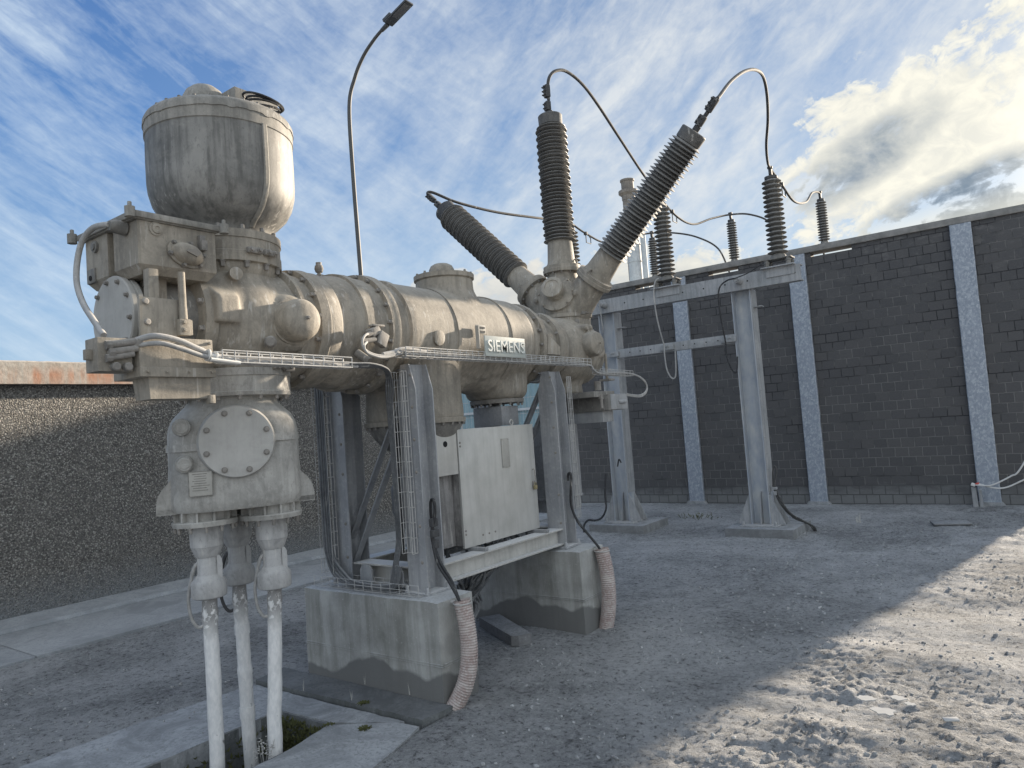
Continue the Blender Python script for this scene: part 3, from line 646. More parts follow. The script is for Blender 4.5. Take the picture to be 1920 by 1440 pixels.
# ------------------------------------------------------------------ foundation blocks
def block(x0, x1, y0, y1, zt, label):
    b = MB(); n = 10; b.span(x0, x1, y0, y1, -.25, zt, 0)
    bmesh.ops.subdivide_edges(b.b, edges=b.b.edges, cuts=14, use_grid_fill=True)
    for v in b.b.verts:
        v.co += Vector((noise.noise(v.co*5), noise.noise(v.co*5+Vector((4, 0, 0))), noise.noise(v.co*6+Vector((0, 4, 0)))))*.006
        ex = sum((abs(v.co.x-x0) < .01 or abs(v.co.x-x1) < .01, abs(v.co.y-y0) < .01 or abs(v.co.y-y1) < .01, abs(v.co.z-zt) < .01))
        if ex >= 2: v.co += (Vector(((x0+x1)/2, (y0+y1)/2, zt-.3))-v.co).normalized()*(.006+.008*abs(noise.noise(v.co*14)))
    for h in (.232, .245):                      # shutter-board lines on the faces
        b.span(x0-.003, x1+.003, y0-.0035, y0+.02, h, h+.0035); b.span(x1-.02, x1+.0035, y0+.01, y1, h, h+.0035)
    tag(obj('foundation_block', b, 'concrete_block', at=((x0+x1)/2, (y0+y1)/2, 0), ang=40), label, 'concrete block', 'concrete blocks under the switchgear frame')
block(-4.14, -2.905, 3.09, 3.41, .602, 'nearest stained concrete block, damp at its foot, under the frame')
block(-4.10, -2.90, 4.67, 5.04, .602, 'far concrete block behind the frame, with the loose stone before it')
mb = MB(); mb.prism([(-.33, -.085), (.30, -.075), (.335, -.03), (.33, .075), (-.32, .09)], (-3.46, 4.40, .0), Vector((.86, -.50, 0)), Vector((.5, .86, 0)), (0, 0, .075))
tag(obj('loose_stone', mb, 'stone_dark', at=(-3.46, 4.40, 0)), 'loose rectangular kerb stone lying on the mud between the blocks', 'stone')

# ------------------------------------------------------------------ steel support frame
fr = thing('support_frame', 'grey steel frame of H columns and beams carrying the switchgear on two blocks', 'steel frame', (-3.5, 4.0, .6))
def column(x, y0, zt):
    b = MB(); w2 = .08
    for yy in (y0, y0+.151):
        b.prism([(-w2, 0), (w2, 0), (w2, zt-.16-.62), (w2-.045, zt-.62), (-w2+.045, zt-.62), (-w2, zt-.16-.62)], (x, yy, .62), (1, 0, 0), (0, 0, 1), (0, .009, 0))
    b.span(x-.004, x+.004, y0+.009, y0+.151, .62, zt); c_ = obj('column', b, 'frame_steel', fr)
    b = MB(); b.span(x-.10, x+.10, y0-.03, y0+.19, .602, .62, .002); obj('base_plate', b, 'frame_steel', c_)
    for sx__ in (-1, 1):
        for yy in (y0-.012, y0+.172): b = MB(); b.hexb((x+sx__*.085, yy, .62), (0, 0, 1), .012, .028); obj('anchor_bolt', b, 'frame_steel', c_)
    many('bolt_head', [(x+.045, y0-.0005, zz) for zz in (.80, 1.02, 1.35, 1.55, 1.75, 1.95)], (0, -1, 0), 'bolt_dusty', c_, .008, .006)
for x in (-3.84, -3.16):
    column(x, 3.20, 2.02); column(x, 4.77, 2.00)
for x in (-3.84, -3.16):
    b = MB(); b.hbeam((x, 3.362, .695), (x, 4.768, .695), .12, .125, .010, (0, 0, 1)); obj('base_beam', b, 'beam_steel', fr)
for y in (3.28, 4.85):
    b = MB(); b.hbeam((-3.758, y, .70), (-3.242, y, .70), .13, .13, .010, (0, 0, 1)); obj('cross_beam', b, 'beam_steel', fr)
    b = MB(); b.hbeam((-3.758, y, 1.965), (-3.242, y, 1.965), .10, .07, .008, (0, 0, 1)); obj('saddle_beam', b, 'frame_steel', fr)
for x in (-3.62, -3.34):
    b = MB(); b.prism([(-.055, -.06), (.055, -.06), (.055, .03), (.03, .06), (-.03, .06), (-.055, .03)], (x, 3.205, .70), (1, 0, 0), (0, 0, 1), (0, -.012, 0)); obj('end_plate', b, 'gantry_steel', fr)
for y in (3.30, 4.86):                        # paired angle braces from the left foot to the right head
    for dx, dz in ((0, 0), (.085, -.055)):
        b = MB(); a0 = Vector((-3.90+dx, y+.01, .80+dz)); a1 = Vector((-3.25+dx, y+.01, 1.86+dz)); dd = (a1-a0).normalized(); nn = Vector((-dd.z, 0, dd.x))
        b.prism([(0, 0), (.05, 0), (.05, .006), (.006, .006), (.006, .05), (0, .05)], a0, nn, (0, -1, 0), a1-a0); obj('brace', b, 'frame_steel', fr)

# ------------------------------------------------------------------ switchgear
sw = thing('gas_insulated_switchgear', 'dust caked high voltage switchgear with drum, horizontal tank and finned bushings', 'switchgear', (-3.5, 4.0, 2.0))
TX, TY = -3.515, 2.245
Tt = Vector((.5, .8660254, 0)); Tn = Vector((.8660254, -.5, 0)); TC = Vector((TX, TY, 0))
# drum on top
mb = MB(); mb.lathe([(2.715, .225), (2.74, .228), (2.77, .250), (2.80, .290), (2.84, .330), (2.89, .358), (2.95, .374), (3.0, .379), (3.12, .380), (3.26, .378), (3.31, .376)], TC, n=96); drum = obj('transformer_drum', mb, 'drum_steel', sw)
b = MB(); prof = [(2.742, .232), (2.77, .255), (2.80, .295), (2.84, .335), (2.89, .363), (2.95, .379), (3.0, .384), (3.12, .385), (3.262, .383)]
secs = []
for z, r_ in prof:
    a0 = radians(2); hw = .016; secs.append([TC+Vector((cos(a0+s_*hw/r_)*(r_+dr), sin(a0+s_*hw/r_)*(r_+dr), z)) for s_, dr in ((-1, -.008), (-1, .0), (-.6, .004), (.6, .004), (1, .0), (1, -.008))])
b.loft(secs); obj('seam_strap', b, 'drum_rim', drum)
b = MB(); rim = []
for k in range(144):
    a = 2*pi*k/144; sc = .011*max(0, noise.noise(Vector((cos(a)*5, sin(a)*5, 0)))*1.6+.35*sin(a*26)); rim.append([TC+Vector((cos(a)*r_, sin(a)*r_, z)) for r_, z in ((.378, 3.252), (.3835, 3.256), (.3835, 3.312-sc), (.3885, 3.314-sc), (.386, 3.340), (.376, 3.360), (.362, 3.372), (.33, 3.378), (.0005, 3.382))])
n = len(rim[0]); V = [[b.b.verts.new(p) for p in rr] for rr in rim]
for k in range(144):
    for j in range(n-1): b.b.faces.new((V[k][j], V[(k+1) % 144][j], V[(k+1) % 144][j+1], V[k][j+1]))
lid = obj('drum_lid', b, 'drum_rim', sw)
many('lid_bolt', ring(TC+Vector((0, 0, 3.364)), (0, 0, 1), .352, 28), (0, 0, 1), 'bolt_dusty', lid, .009, .016)
dc = TC+Tn*.06-Tt*.075+Vector((0, 0, -.05))
mb = MB(); mb.lathe([(3.41, .128), (3.43, .128), (3.435, .118), (3.49, .117), (3.53, .110), (3.565, .092), (3.59, .062), (3.602, .03), (3.604, .001)], dc, n=48); obj('dome_cap', mb, 'drum_rim', lid)
mb = MB(); mb.span(-3.56, -3.30, 2.205, 2.475, 3.378, 3.505, .004); tb = obj('terminal_box', mb, 'drum_rim', lid)
mb = MB()
for k, (rr, zz) in enumerate(((.075, 3.400), (.09, 3.412), (.082, 3.424), (.095, 3.436))):
    cc = Vector((-3.235, 2.335, zz)); mb.tube([cc+Vector((cos(a*2*pi/16)*rr*.62, sin(a*2*pi/16)*rr*1.25, .012*sin(a*2*pi/16+k))) for a in range(17)], .0065, 7, 2)
obj('cable_coil', mb, 'black_hose', lid)
# neck flange pair
mb = MB(); mb.lathe([(2.49, .245), (2.53, .262), (2.545, .262), (2.548, .285), (2.600, .285), (2.603, .281), (2.668, .281), (2.671, .287), (2.712, .287), (2.72, .25)], TC, n=72); nf = obj('neck_flange', mb, 'cast_dusty', sw)
many('neck_bolt', ring(TC+Vector((0, 0, 2.712)), (0, 0, 1), .262, 14, .2), (0, 0, 1), 'bolt_dusty', nf, .012, .026)
many('neck_bolt', ring(TC+Vector((0, 0, 2.547)), (0, 0, -1), .268, 14, .2), (0, 0, -1), 'bolt_dusty', nf, .013, .028)
mb = MB()
for ang_, zz in ((-5, 2.600), (14, 2.600)):
    a = radians(ang_); p = TC+Vector((cos(a)*.300, sin(a)*.300, zz)); rt = Matrix.Rotation(a, 3, 'Z'); mb.box(p, (.022, .085, .030), .004, rt)
    for s_ in (-.025, .022): q = p+rt @ Vector((.012, s_, 0)); mb.hexb(q, rt @ Vector((1, 0, 0)), .011, .016)
obj('flange_bracket', mb, 'bolt_dusty', nf)
# tower casing: vertical flare, barrel and bosses cast in one
ZA = 2.245
mb = MB(); mb.lathe([(1.985, .262), (2.03, .27), (2.07, .295), (2.12, .318), (2.18, .33), (2.25, .334), (2.32, .326), (2.38, .300), (2.43, .268), (2.47, .248), (2.505, .243)], TC, n=72)
mb.lathe([(1.99, .27), (2.03, .288), (2.10, .300), (2.4, .302), (2.48, .308)], (-3.5, 0, ZA), (0, 1, 0), 64)
mb.lathe([(-.12, .17), (-.02, .155), (.006, .132)], (-3.195, 2.405, 2.232), (1, -.12, 0), 48)
mb.loft([[(-3.36, 1.94, 2.20), (-3.36, 2.12, 2.20), (-3.36, 2.12, 2.47), (-3.36, 1.94, 2.47)], [(-3.178, 1.975, 2.205), (-3.178, 2.095, 2.205), (-3.178, 2.095, 2.335), (-3.178, 1.975, 2.335)]])
mb.cyl((-3.46, 2.16, 2.455), (-3.215, 2.10, 2.462), .036, .030, 20); mb.cyl((-3.44, 2.44, 2.44), (-3.41, 2.42, 2.590), .060, .046, 24); mb.cyl((-3.28, 2.33, 2.13), (-3.20, 2.27, 2.115), .030, .024, 14)
mb.cyl((-3.40, 2.36, 2.36), (-3.20, 2.47, 2.36), .03, .02, 12)
tw_ = obj('tower_casing', fuse(mb, .009, 9), 'cast_dusty', sw, ang=60)
mb = MB(); mb.lathe([(1.66, .165), (1.92, .165), (1.93, .285), (1.995, .288), (2.0, .272), (2.03, .280)], (-3.5, 0, ZA), (0, 1, 0), 64); obj('barrel_flange', mb, 'cast_dusty', tw_)
many('barrel_bolt', ring((-3.5, 1.93, ZA), (0, -1, 0), .262, 12, .26), (0, -1, 0), 'bolt_dusty', tw_, .012, .02)
mb = MB(); mb.lathe([(0, .02), (.0, .195), (.006, .2), (.026, .2), (.028, .194), (.036, .194), (.038, .2), (.058, .2), (.06, .17)], (-3.475, 1.608, 2.235), (0, 1, 0), 56); ec = obj('end_cover', mb, 'cover_plate', sw)
many('cover_bolt', ring((-3.475, 1.608, 2.235), (0, -1, 0), .176, 10, .2), (0, -1, 0), 'bolt_dusty', ec, .010, .014)
mb = MB(); mb.cyl((-3.475, 1.665, 2.24), (-3.475, 1.95, 2.24), .17, .2, 40); obj('cover_neck', mb, 'cast_dark', ec)
mb = MB(); mb.lathe([(0, .033), (.014, .033), (.016, .026)], (-3.220, 2.101, 2.462), (1, -.24, .03), 20); obj('boss_cap', mb, 'cast_dusty', tw_)
mb = MB(); mb.lathe([(-.04, .12), (.0, .122), (.012, .122), (.014, .112), (.085, .112), (.110, .106), (.128, .094), (.142, .070), (.150, .040), (.152, .0)], (-3.195, 2.405, 2.232), (1, -.06, .02), 56); dm = obj('relief_dome', mb, 'cast_dusty', sw)
mb = MB(); mb.hexb((-3.045, 2.397, 2.235), (1, -.06, .02), .009, .014); obj('dome_bolt', mb, 'bolt_dusty', dm)
mb = MB(); mb.lathe([(0, .016), (.02, .030), (.045, .032), (.06, .022)], (-3.19, 2.265, 2.113), (.8, -.6, 0), 16); obj('filling_valve', mb, 'bolt_dusty', tw_)
mb = MB(); mb.lathe([(0, .055), (.012, .055)], (-3.412, 2.421, 2.585), (.15, -.1, 1), 24); obj('top_nozzle', mb, 'cast_dusty', tw_)
mb = MB(); mb.box((-3.235, 2.47, 2.38), (.03, .035, .02), .003); mb.bolts((-3.225, 2.47, 2.385), (1, 0, .3), .012, 4, .006, .012); obj('gauge_lug', mb, 'bolt_dusty', tw_)
# lower flange + three-phase cable housing
mb = MB(); mb.lathe([(1.845, .24), (1.850, .285), (1.868, .292), (1.872, .288), (1.950, .288), (1.953, .294), (1.990, .294), (1.995, .26)], TC+Vector((-.0, .01, 0)), n=72); lf = obj('lower_flange', mb, 'lower_cast', sw)
many('flange_bolt', ring(TC+Vector((0, .01, 1.849)), (0, 0, -1), .268, 16, .1), (0, 0, -1), 'bolt_dusty', lf, .011, .018)
mb = MB(); mb.box((-3.245, 2.33, 2.0), (.03, .10, .018), .003); mb.box((-3.235, 2.40, 1.985), (.035, .06, .03), .004)
for s_ in (-.03, 0, .035, .075): mb.hexb((-3.225, 2.33+s_, 1.99), (1, -.1, 0), .010, .018)
obj('flange_bracket', mb, 'bolt_dusty', lf)
def sup(hw, hn, z, k=3.0, n=56):
    out = []
    for i in range(n):
        a = 2*pi*i/n; c_, s_ = cos(a), sin(a); e = 2/k
        out.append(TC+Tt*(hw*abs(c_)**e*(1 if c_ >= 0 else -1)-.01)+Tn*(hn*abs(s_)**e*(1 if s_ >= 0 else -1))+Vector((0, 0, z)))
    return out
mb = MB(); mb.loft([sup(.225, .225, 1.85, 2), sup(.232, .225, 1.82, 2.05), sup(.262, .235, 1.79, 2.2), sup(.298, .25, 1.752, 2.5), sup(.318, .262, 1.71, 2.9), sup(.326, .27, 1.66, 3.1), sup(.326, .272, 1.5, 3.2), sup(.333, .276, 1.40, 3.0), sup(.34, .28, 1.34, 2.8), sup(.34, .28, 1.295, 2.6), sup(.33, .27, 1.275, 2.5)])
ho = obj('cable_housing', mb, 'lower_cast', sw, ang=50)
fc = TC-Tt*.01+Vector((0, 0, 1.615))
mb = MB(); mb.lathe([(.18, .19), (.262, .188), (.285, .182), (.300, .180), (.306, .176), (.306, .0)], fc, Tn, 72); cp = obj('round_cover', mb, 'cover_plate', ho)
many('cover_bolt', ring(fc+Tn*.306, Tn, .152, 8, .35), Tn, 'bolt_dusty', cp, .0115, .014)
for s_ in (-1, 1):
    mb = MB(); z = 1.612+.012*s_; P = []
    for u_ in (.165, .24, .29, .318, .333, .336):
        k = min(1, u_/.326); nn_ = .272*max(0, 1-k**3.2)**(1/3.2) if k < 1 else 0
        P.append([TC+Tt*(s_*u_-.01)+Tn*(nn_+.012)+Vector((0, 0, z-.018)), TC+Tt*(s_*u_-.01)+Tn*(nn_+.012)+Vector((0, 0, z+.018)), TC+Tt*(s_*u_*.97-.01)+Tn*(nn_-.03)+Vector((0, 0, z+.018)), TC+Tt*(s_*u_*.97-.01)+Tn*(nn_-.03)+Vector((0, 0, z-.018))])
    mb.loft(P); obj('band_rib', mb, 'lower_cast', ho)
for tt_, zz in ((-.262, 1.705), (-.255, 1.520)):
    mb = MB(); q = TC+Tt*tt_+Tn*.225+Vector((0, 0, zz)); mb.lathe([(0, .045), (.03, .042), (.032, .034), (.052, .034), (.056, .030)], q, Tn, 24); mb.lathe([(.052, .022), (.062, .022)], q, Tn, 6); obj('plug', mb, 'lower_cast', ho)
q = TC+Tt*-.185+Tn*.270+Vector((0, 0, 1.42))
mb = MB(); Tp = (Tt+Tn*.16).normalized(); Tq = (Tn-Tt*.16).normalized(); Rt = Matrix((Tp, Tq, Vector((0, 0, 1)))).transposed()
mb.box(q, (.115, .012, .125), .001, Rt); npl = obj('rating_plate', mb, 'brass_plate', ho)
mb = MB()
for k in range(8): mb.box(q+Tq*.0065+Vector((0, 0, .048-.0115*k))+Tp*(random.uniform(-.008, .002)), (random.uniform(.05, .085), .003, .003), 0, Rt)
for dx, dz, sx_, sz in ((0, .06, .112, .003), (0, -.06, .112, .003), (.055, 0, .003, .12), (-.055, 0, .003, .12)): mb.box(q+Tq*.0065+Tp*dx+Vector((0, 0, dz)), (sx_, .003, sz), 0, Rt)
obj('embossed_lines', mb, 'cast_dark', npl)
for s_ in (-1, 1):              # lifting wings at the bottom corners
    mb = MB()
    for off in (.06, -.035):
        o_ = TC+Tt*(s_*.285-.01)+Tn*(.075+off)
        mb.prism([(0, 1.275), (.098, 1.275), (.100, 1.315), (.092, 1.36), (.070, 1.40), (.045, 1.425), (.02, 1.455), (0, 1.48)], o_, Tt*s_, (0, 0, 1), Tn*.014)
    mb.prism([(0, 1.272), (.100, 1.272), (.100, 1.30), (0, 1.30)], TC+Tt*(s_*.285-.01)+Tn*.04, Tt*s_, (0, 0, 1), Tn*.109); obj('lifting_wing', mb, 'lower_cast', ho)
CB = [(-3.535, 2.060), (-3.690, 2.330), (-3.370, 2.335)]
for (x, y) in CB:
    mb = MB(); mb.lathe([(1.195, .10), (1.200, .158), (1.222, .163), (1.226, .160), (1.23, .13), (1.275, .13)], (x, y, 0), n=48)
    for k in range(12): a = 2*pi*(k+.5)/12; mb.box((x+cos(a)*.141, y+sin(a)*.141, 1.25), (.030, .010, .05), 0, Matrix.Rotation(a, 3, 'Z'))
    fl = obj('cable_flange', mb, 'lower_cast', ho)
    many('stud_nut', ring((x, y, 1.200), (0, 0, -1), .145, 12), (0, 0, -1), 'bolt_dusty', fl, .0085, .026)
# spring drive box above the end cover
bx = TY
mb = MB()
def taper(x0, x1, y0, y1, z0, z1, i=.03): return [[(x0, y0, z1), (x1, y0, z1), (x1, y1, z1), (x0, y1, z1)], [(x0, y0, z0+.04), (x1, y0, z0+.04), (x1, y1, z0+.04), (x0, y1, z0+.04)], [(x0+i, y0+i, z0), (x1-i, y0+i, z0), (x1-i, y1-i, z0), (x0+i, y1-i, z0)]]
mb.loft(taper(-3.425, -3.20, 1.605, 1.985, 2.405, 2.645)); mb.loft(taper(-3.71, -3.485, 1.605, 1.985, 2.40, 2.645)); mb.loft(taper(-3.56, -3.35, 1.64, 1.97, 2.415, 2.64))
db = obj('drive_box', mb, 'cast_dusty', sw)
mb = MB(); mb.prism([(-3.725, 1.588), (-3.188, 1.588), (-3.188, 1.995), (-3.725, 1.995)], (0, 0, 2.646), (1, 0, 0), (0, 1, 0), (0, 0, .012)); mb.span(-3.740, -3.172, 1.574, 2.008, 2.650, 2.682, .01)
for x, y in ((-3.752, 1.562), (-3.172, 1.562), (-3.165, 2.015), (-3.75, 2.01)):
    mb.cyl((x, y, 2.642), (x, y, 2.688), .022, .022, 14); mb.hexb((x, y, 2.686), (0, 0, 1), .009, .022)
obj('lid', mb, 'drum_rim', db)
mb = MB(); cc = Vector((-3.196, 1.83, 2.515))
mb.lathe([(0, .094), (.008, .094), (.010, .078), (.026, .074), (.045, .055), (.055, .03), (.056, 0)], cc, (1, 0, 0), 40)
for v in mb.b.verts: v.co.z = cc.z+(v.co.z-cc.z)*.66; v.co.z -= (v.co.y-cc.y)*.15
dp = obj('drive_cover', mb, 'cast_dusty', db)
mb = MB()
many('cover_bolt', [cc+Vector((.008, cos(a*pi/3+.3)*.086, sin(a*pi/3+.3)*.057-cos(a*pi/3+.3)*.0129)) for a in range(6)], (1, 0, 0), 'bolt_dusty', dp, .009, .014)
mb.prism([(0, 0), (.05, -.02), (.07, 0), (.045, .016), (.01, .012)], cc+Vector((.052, -.03, .0)), (0, 1, 0), (0, 0, 1), (.014, 0, 0)); obj('cover_tongue', mb, 'bolt_dusty', dp)
mb = MB(); mb.lathe([(0, .032), (.006, .032), (.008, .024), (.016, .022), (.018, .012), (.012, .008)], (-3.2, 1.69, 2.615), (1, 0, 0), 24); obj('eyelet', mb, 'cast_dusty', db)
mb = MB(); mb.box((-3.188, 1.905, 2.60), (.03, .030, .035), .006); mb.box((-3.180, 1.905, 2.565), (.045, .032, .05), .006); obj('latch', mb, 'bolt_dusty', db)
mb = MB(); mb.lathe([(0, .028), (.012, .028), (.014, .018), (.02, .018)], (-3.60, 1.605, 2.60), (0, -1, 0), 20); obj('blank_plug', mb, 'cast_dark', db)
mb = MB(); mb.lathe([(0, .035), (.05, .03), (.07, .022)], (-3.30, 1.60, 2.625), (0, -1, 0), 20); obj('cable_gland', mb, 'cast_dark', db)
mb = MB(); mb.span(-3.69, -3.61, 1.596, 1.61, 2.43, 2.50, .003); obj('drain_pad', mb, 'cast_dark', db)
mb = MB(); mb.lathe([(0, .013), (.003, .013)], (-3.65, 1.5955, 2.455), (0, -1, 0), 14); obj('drain_hole', mb, 'black_hole', db)
mb = MB(); mb.span(-3.215, -3.165, 1.63, 1.675, 2.262, 2.42, .003); mb.span(-3.40, -3.30, 1.70, 1.79, 2.2, 2.43, .02); obj('drive_bracket', mb, 'cast_dusty', db)
mb = MB(); mb.span(-3.168, -3.150, 1.575, 1.755, 2.06, 2.283, .002); mt_ = obj('mounting_plate', mb, 'cast_dusty', db)
mb = MB()
for y, z in ((1.60, 2.262), (1.605, 2.17)): mb.lathe([(0, .014), (.01, .014), (.014, .010)], (-3.150, y, z), (1, 0, 0), 14)
obj('plate_studs', mb, 'bolt_dusty', mt_)
mb = MB(); mb.cyl((-3.135, 1.765, 2.41), (-3.132, 1.765, 2.195), .0165, n=16); mb.cyl((-3.134, 1.765, 2.24), (-3.132, 1.765, 2.19), .0185, n=16); mb.span(-3.15, -3.115, 1.738, 1.790, 2.115, 2.190, .002); mb.span(-3.17, -3.135, 1.78, 1.81, 2.12, 2.19, .002)
mb.hexb((-3.115, 1.757, 2.175), (1, 0, 0), .009, .01); mb.hexb((-3.115, 1.757, 2.140), (1, 0, 0), .009, .01); obj('push_rod', mb, 'cast_dusty', db)
# terminal boxes below
mb = MB(); mb.span(-3.34, -3.115, 1.548, 1.893, 1.935, 2.10, .005); jb = obj('terminal_box', mb, 'cast_dusty', sw)
mb = MB(); mb.span(-3.345, -3.105, 1.543, 1.898, 1.922, 1.965, .003)
for y in (1.575, 1.66, 1.765, 1.875): mb.hexb((-3.105, y, 1.945), (1, 0, 0), .006, .008)
for y in (1.76, 1.875): mb.hexb((-3.113, y, 2.082), (1, 0, 0), .006, .010)
obj('bottom_flange', mb, 'cast_dusty', jb)
mb = MB(); mb.loft([[(-3.27, 1.588, 1.925), (-3.125, 1.588, 1.925), (-3.125, 1.880, 1.925), (-3.27, 1.880, 1.925)], [(-3.26, 1.596, 1.826), (-3.13, 1.596, 1.826), (-3.13, 1.878, 1.826), (-3.26, 1.878, 1.826)]]); mb.span(-3.15, -3.112, 1.864, 1.894, 1.80, 1.84, .004); obj('lower_box', mb, 'cast_dusty', jb)
mb = MB(); mb.span(-3.262, -3.150, 1.392, 1.535, 1.948, 2.092, .004); sb = obj('switch_box', mb, 'cast_dusty', sw)
mb = MB(); mb.span(-3.225, -3.195, 1.366, 1.392, 2.0, 2.045, .003); obj('vent_hood', mb, 'cast_dusty', sb)
mb = MB(); mb.span(-3.243, -3.226, 1.3895, 1.393, 2.005, 2.04); obj('vent_slot', mb, 'black_hole', sb)
for z, y0, y1, r_ in ((2.066, 1.42, 1.55, .016), (2.035, 1.43, 1.545, .017), (2.01, 1.42, 1.53, .014)): mb = MB(); mb.cyl((-3.135, y0, z-.01), (-3.125, y1, z+.012), r_, r_*.9, 14); mb.cyl((-3.135, y0-.002, z-.01), (-3.134, y0+.022, z-.008), r_*1.25, n=8); obj('cable_gland', mb, 'bolt_dusty', sb)
for y in (1.455, 1.505): mb = MB(); mb.lathe([(0, .018), (.03, .018), (.034, .014)], (-3.150, y, 1.966), (1, 0, 0), 16); obj('blank_plug', mb, 'bolt_dusty', sb)
mb = MB(); mb.cyl((-3.14, 1.54, 2.045), (-3.12, 1.56, 2.085), .022, n=8); obj('cable_gland', mb, 'bolt_dusty', sb)

# horizontal tank along Y
def ylathe(name, prof, mtn, par, n=80, x=-3.5, z=ZA): mb = MB(); mb.lathe(prof, (x, 0, z), (0, 1, 0), n); return obj(name, mb, mtn, par)
ylathe('joint_flange', [(2.45, .30), (2.47, .334), (2.492, .336), (2.498, .318), (2.575, .316), (2.58, .345), (2.64, .352), (2.648, .346), (2.72, .346), (2.735, .338), (2.74, .29)], 'cast_dusty', sw)
jf = bpy.data.objects['joint_flange']
many('flange_bolt', ring((-3.5, 2.578, ZA), (0, -1, 0), .331, 16, .1), (0, -1, 0), 'bolt_dusty', jf, .011, .022)
ylathe('tank_head', [(2.70, .26), (2.705, .285), (2.72, .305), (2.76, .325), (2.82, .340), (2.87, .348), (2.90, .350), (2.905, .364), (2.955, .366), (2.96, .352), (3.085, .352)], 'cast_dusty', sw)
ylathe('main_flange', [(3.06, .34), (3.085, .352), (3.088, .380), (3.122, .382), (3.126, .384), (3.155, .384), (3.158, .350), (3.26, .346)], 'cast_dusty', sw)
mf = bpy.data.objects['main_flange']
many('flange_bolt', ring((-3.5, 3.088, ZA), (0, -1, 0), .366, 20, .08), (0, -1, 0), 'bolt_dusty', mf, .011, .02)
mb = MB(); mb.lathe([(3.255, .30), (3.257, .352), (3.30, .361), (4.62, .360), (4.665, .345), (4.67, .30)], (-3.5, 0, ZA), (0, 1, 0), 96)
mb.lathe([(2.50, .27), (2.56, .240), (2.60, .222), (2.62, .214), (2.705, .213)], (-3.5, 4.02, 0), n=64)
mb.lathe([(1.66, .33), (1.69, .338), (1.76, .336), (1.80, .331), (1.96, .329), (2.10, .335), (2.2, .34)], (-3.5, 3.62, 0), n=80)
mb.lathe([(1.80, .20), (1.815, .225), (1.84, .243), (1.88, .252), (1.95, .256), (2.08, .264), (2.2, .268)], (-3.5, 4.56, 0), n=64)
secs = []
for k in range(9):
    y = 3.80+.70*k/8; wv = .215+.012*sin(k*2.4); zb = 1.855-.02*sin(k*1.3); secs.append([(-3.5+wv*cos(a)*1.0, y, (zb+2.12)/2+(2.12-zb)/2*sin(a)) for a in [2*pi*i/20 for i in range(20)]])
mb.loft(secs)
for y in (4.06, 4.14): mb.cyl((-3.42, y, 1.99), (-3.265, y, 1.965), .036, .026, 18)
tank = obj('main_tank', fuse(mb, .0125, 9), 'cast_dusty', sw, ang=60)
for y0 in (3.715, 4.335): ylathe('seam_band', [(y0, .355), (y0+.002, .368), (y0+.03, .368), (y0+.032, .355)], 'cast_dusty', tank, 96)
ylathe('seam_band', [(3.262, .34), (3.27, .368), (3.305, .371), (3.31, .355)], 'cast_dusty', tank, 96)
ylathe('rear_flange', [(4.66, .345), (4.70, .350), (4.704, .315), (4.78, .315), (4.784, .352), (4.82, .355), (4.824, .345), (4.85, .345), (4.86, .31), (5.02, .285), (5.06, .272), (5.09, .272), (5.095, .305), (5.17, .308), (5.175, .285), (5.215, .285), (5.22, .27), (5.30, .27), (5.33, .26)], 'cast_dusty', sw)
rf = bpy.data.objects['rear_flange']
many('flange_bolt', ring((-3.5, 4.784, ZA), (0, -1, 0), .333, 18, .1), (0, -1, 0), 'bolt_dusty', rf, .011, .022)
many('flange_bolt', ring((-3.5, 5.095, ZA), (0, -1, 0), .29, 14, .1), (0, -1, 0), 'bolt_dusty', rf, .010, .02)
mb = MB(); mb.prism([(4.82, 2.14), (5.0, 2.14), (5.0, 2.21), (4.9, 2.27), (4.83, 2.30)], (-3.18, 0, 0), (0, 1, 0), (0, 0, 1), (.035, 0, 0)); obj('gusset', mb, 'cast_dusty', rf)
mb = MB(); mb.lathe([(2.69, .20), (2.703, .224), (2.735, .225), (2.74, .2), (2.741, .10)], (-3.5, 4.02, 0), n=64); tn_ = obj('top_nozzle', mb, 'cast_dusty', tank)
many('nozzle_bolt', ring((-3.5, 4.02, 2.738), (0, 0, 1), .205, 12), (0, 0, 1), 'bolt_dusty', tn_, .009, .014)
mb = MB(); mb.lathe([(2.735, .102), (2.755, .102), (2.758, .094), (2.785, .093), (2.81, .080), (2.825, .055), (2.83, .02), (2.83, 0)], (-3.5, 4.0, 0), n=40); obj('dome_cap', mb, 'cast_dusty', tn_)
mb = MB(); mb.lathe([(2.58, .032), (2.60, .032), (2.602, .014), (2.615, .012), (2.62, .022), (2.64, .028), (2.66, .024), (2.665, .018), (2.68, .018)], (-3.5, 2.86, 0), n=18); obj('lifting_eye', mb, 'bolt_dusty', sw)
mb = MB(); mb.lathe([(0, .05), (.012, .05), (.014, .044)], (-3.142, 3.515, 2.20), (1, 0, -.12), 28); obj('inspection_disc', mb, 'cast_dusty', tank)
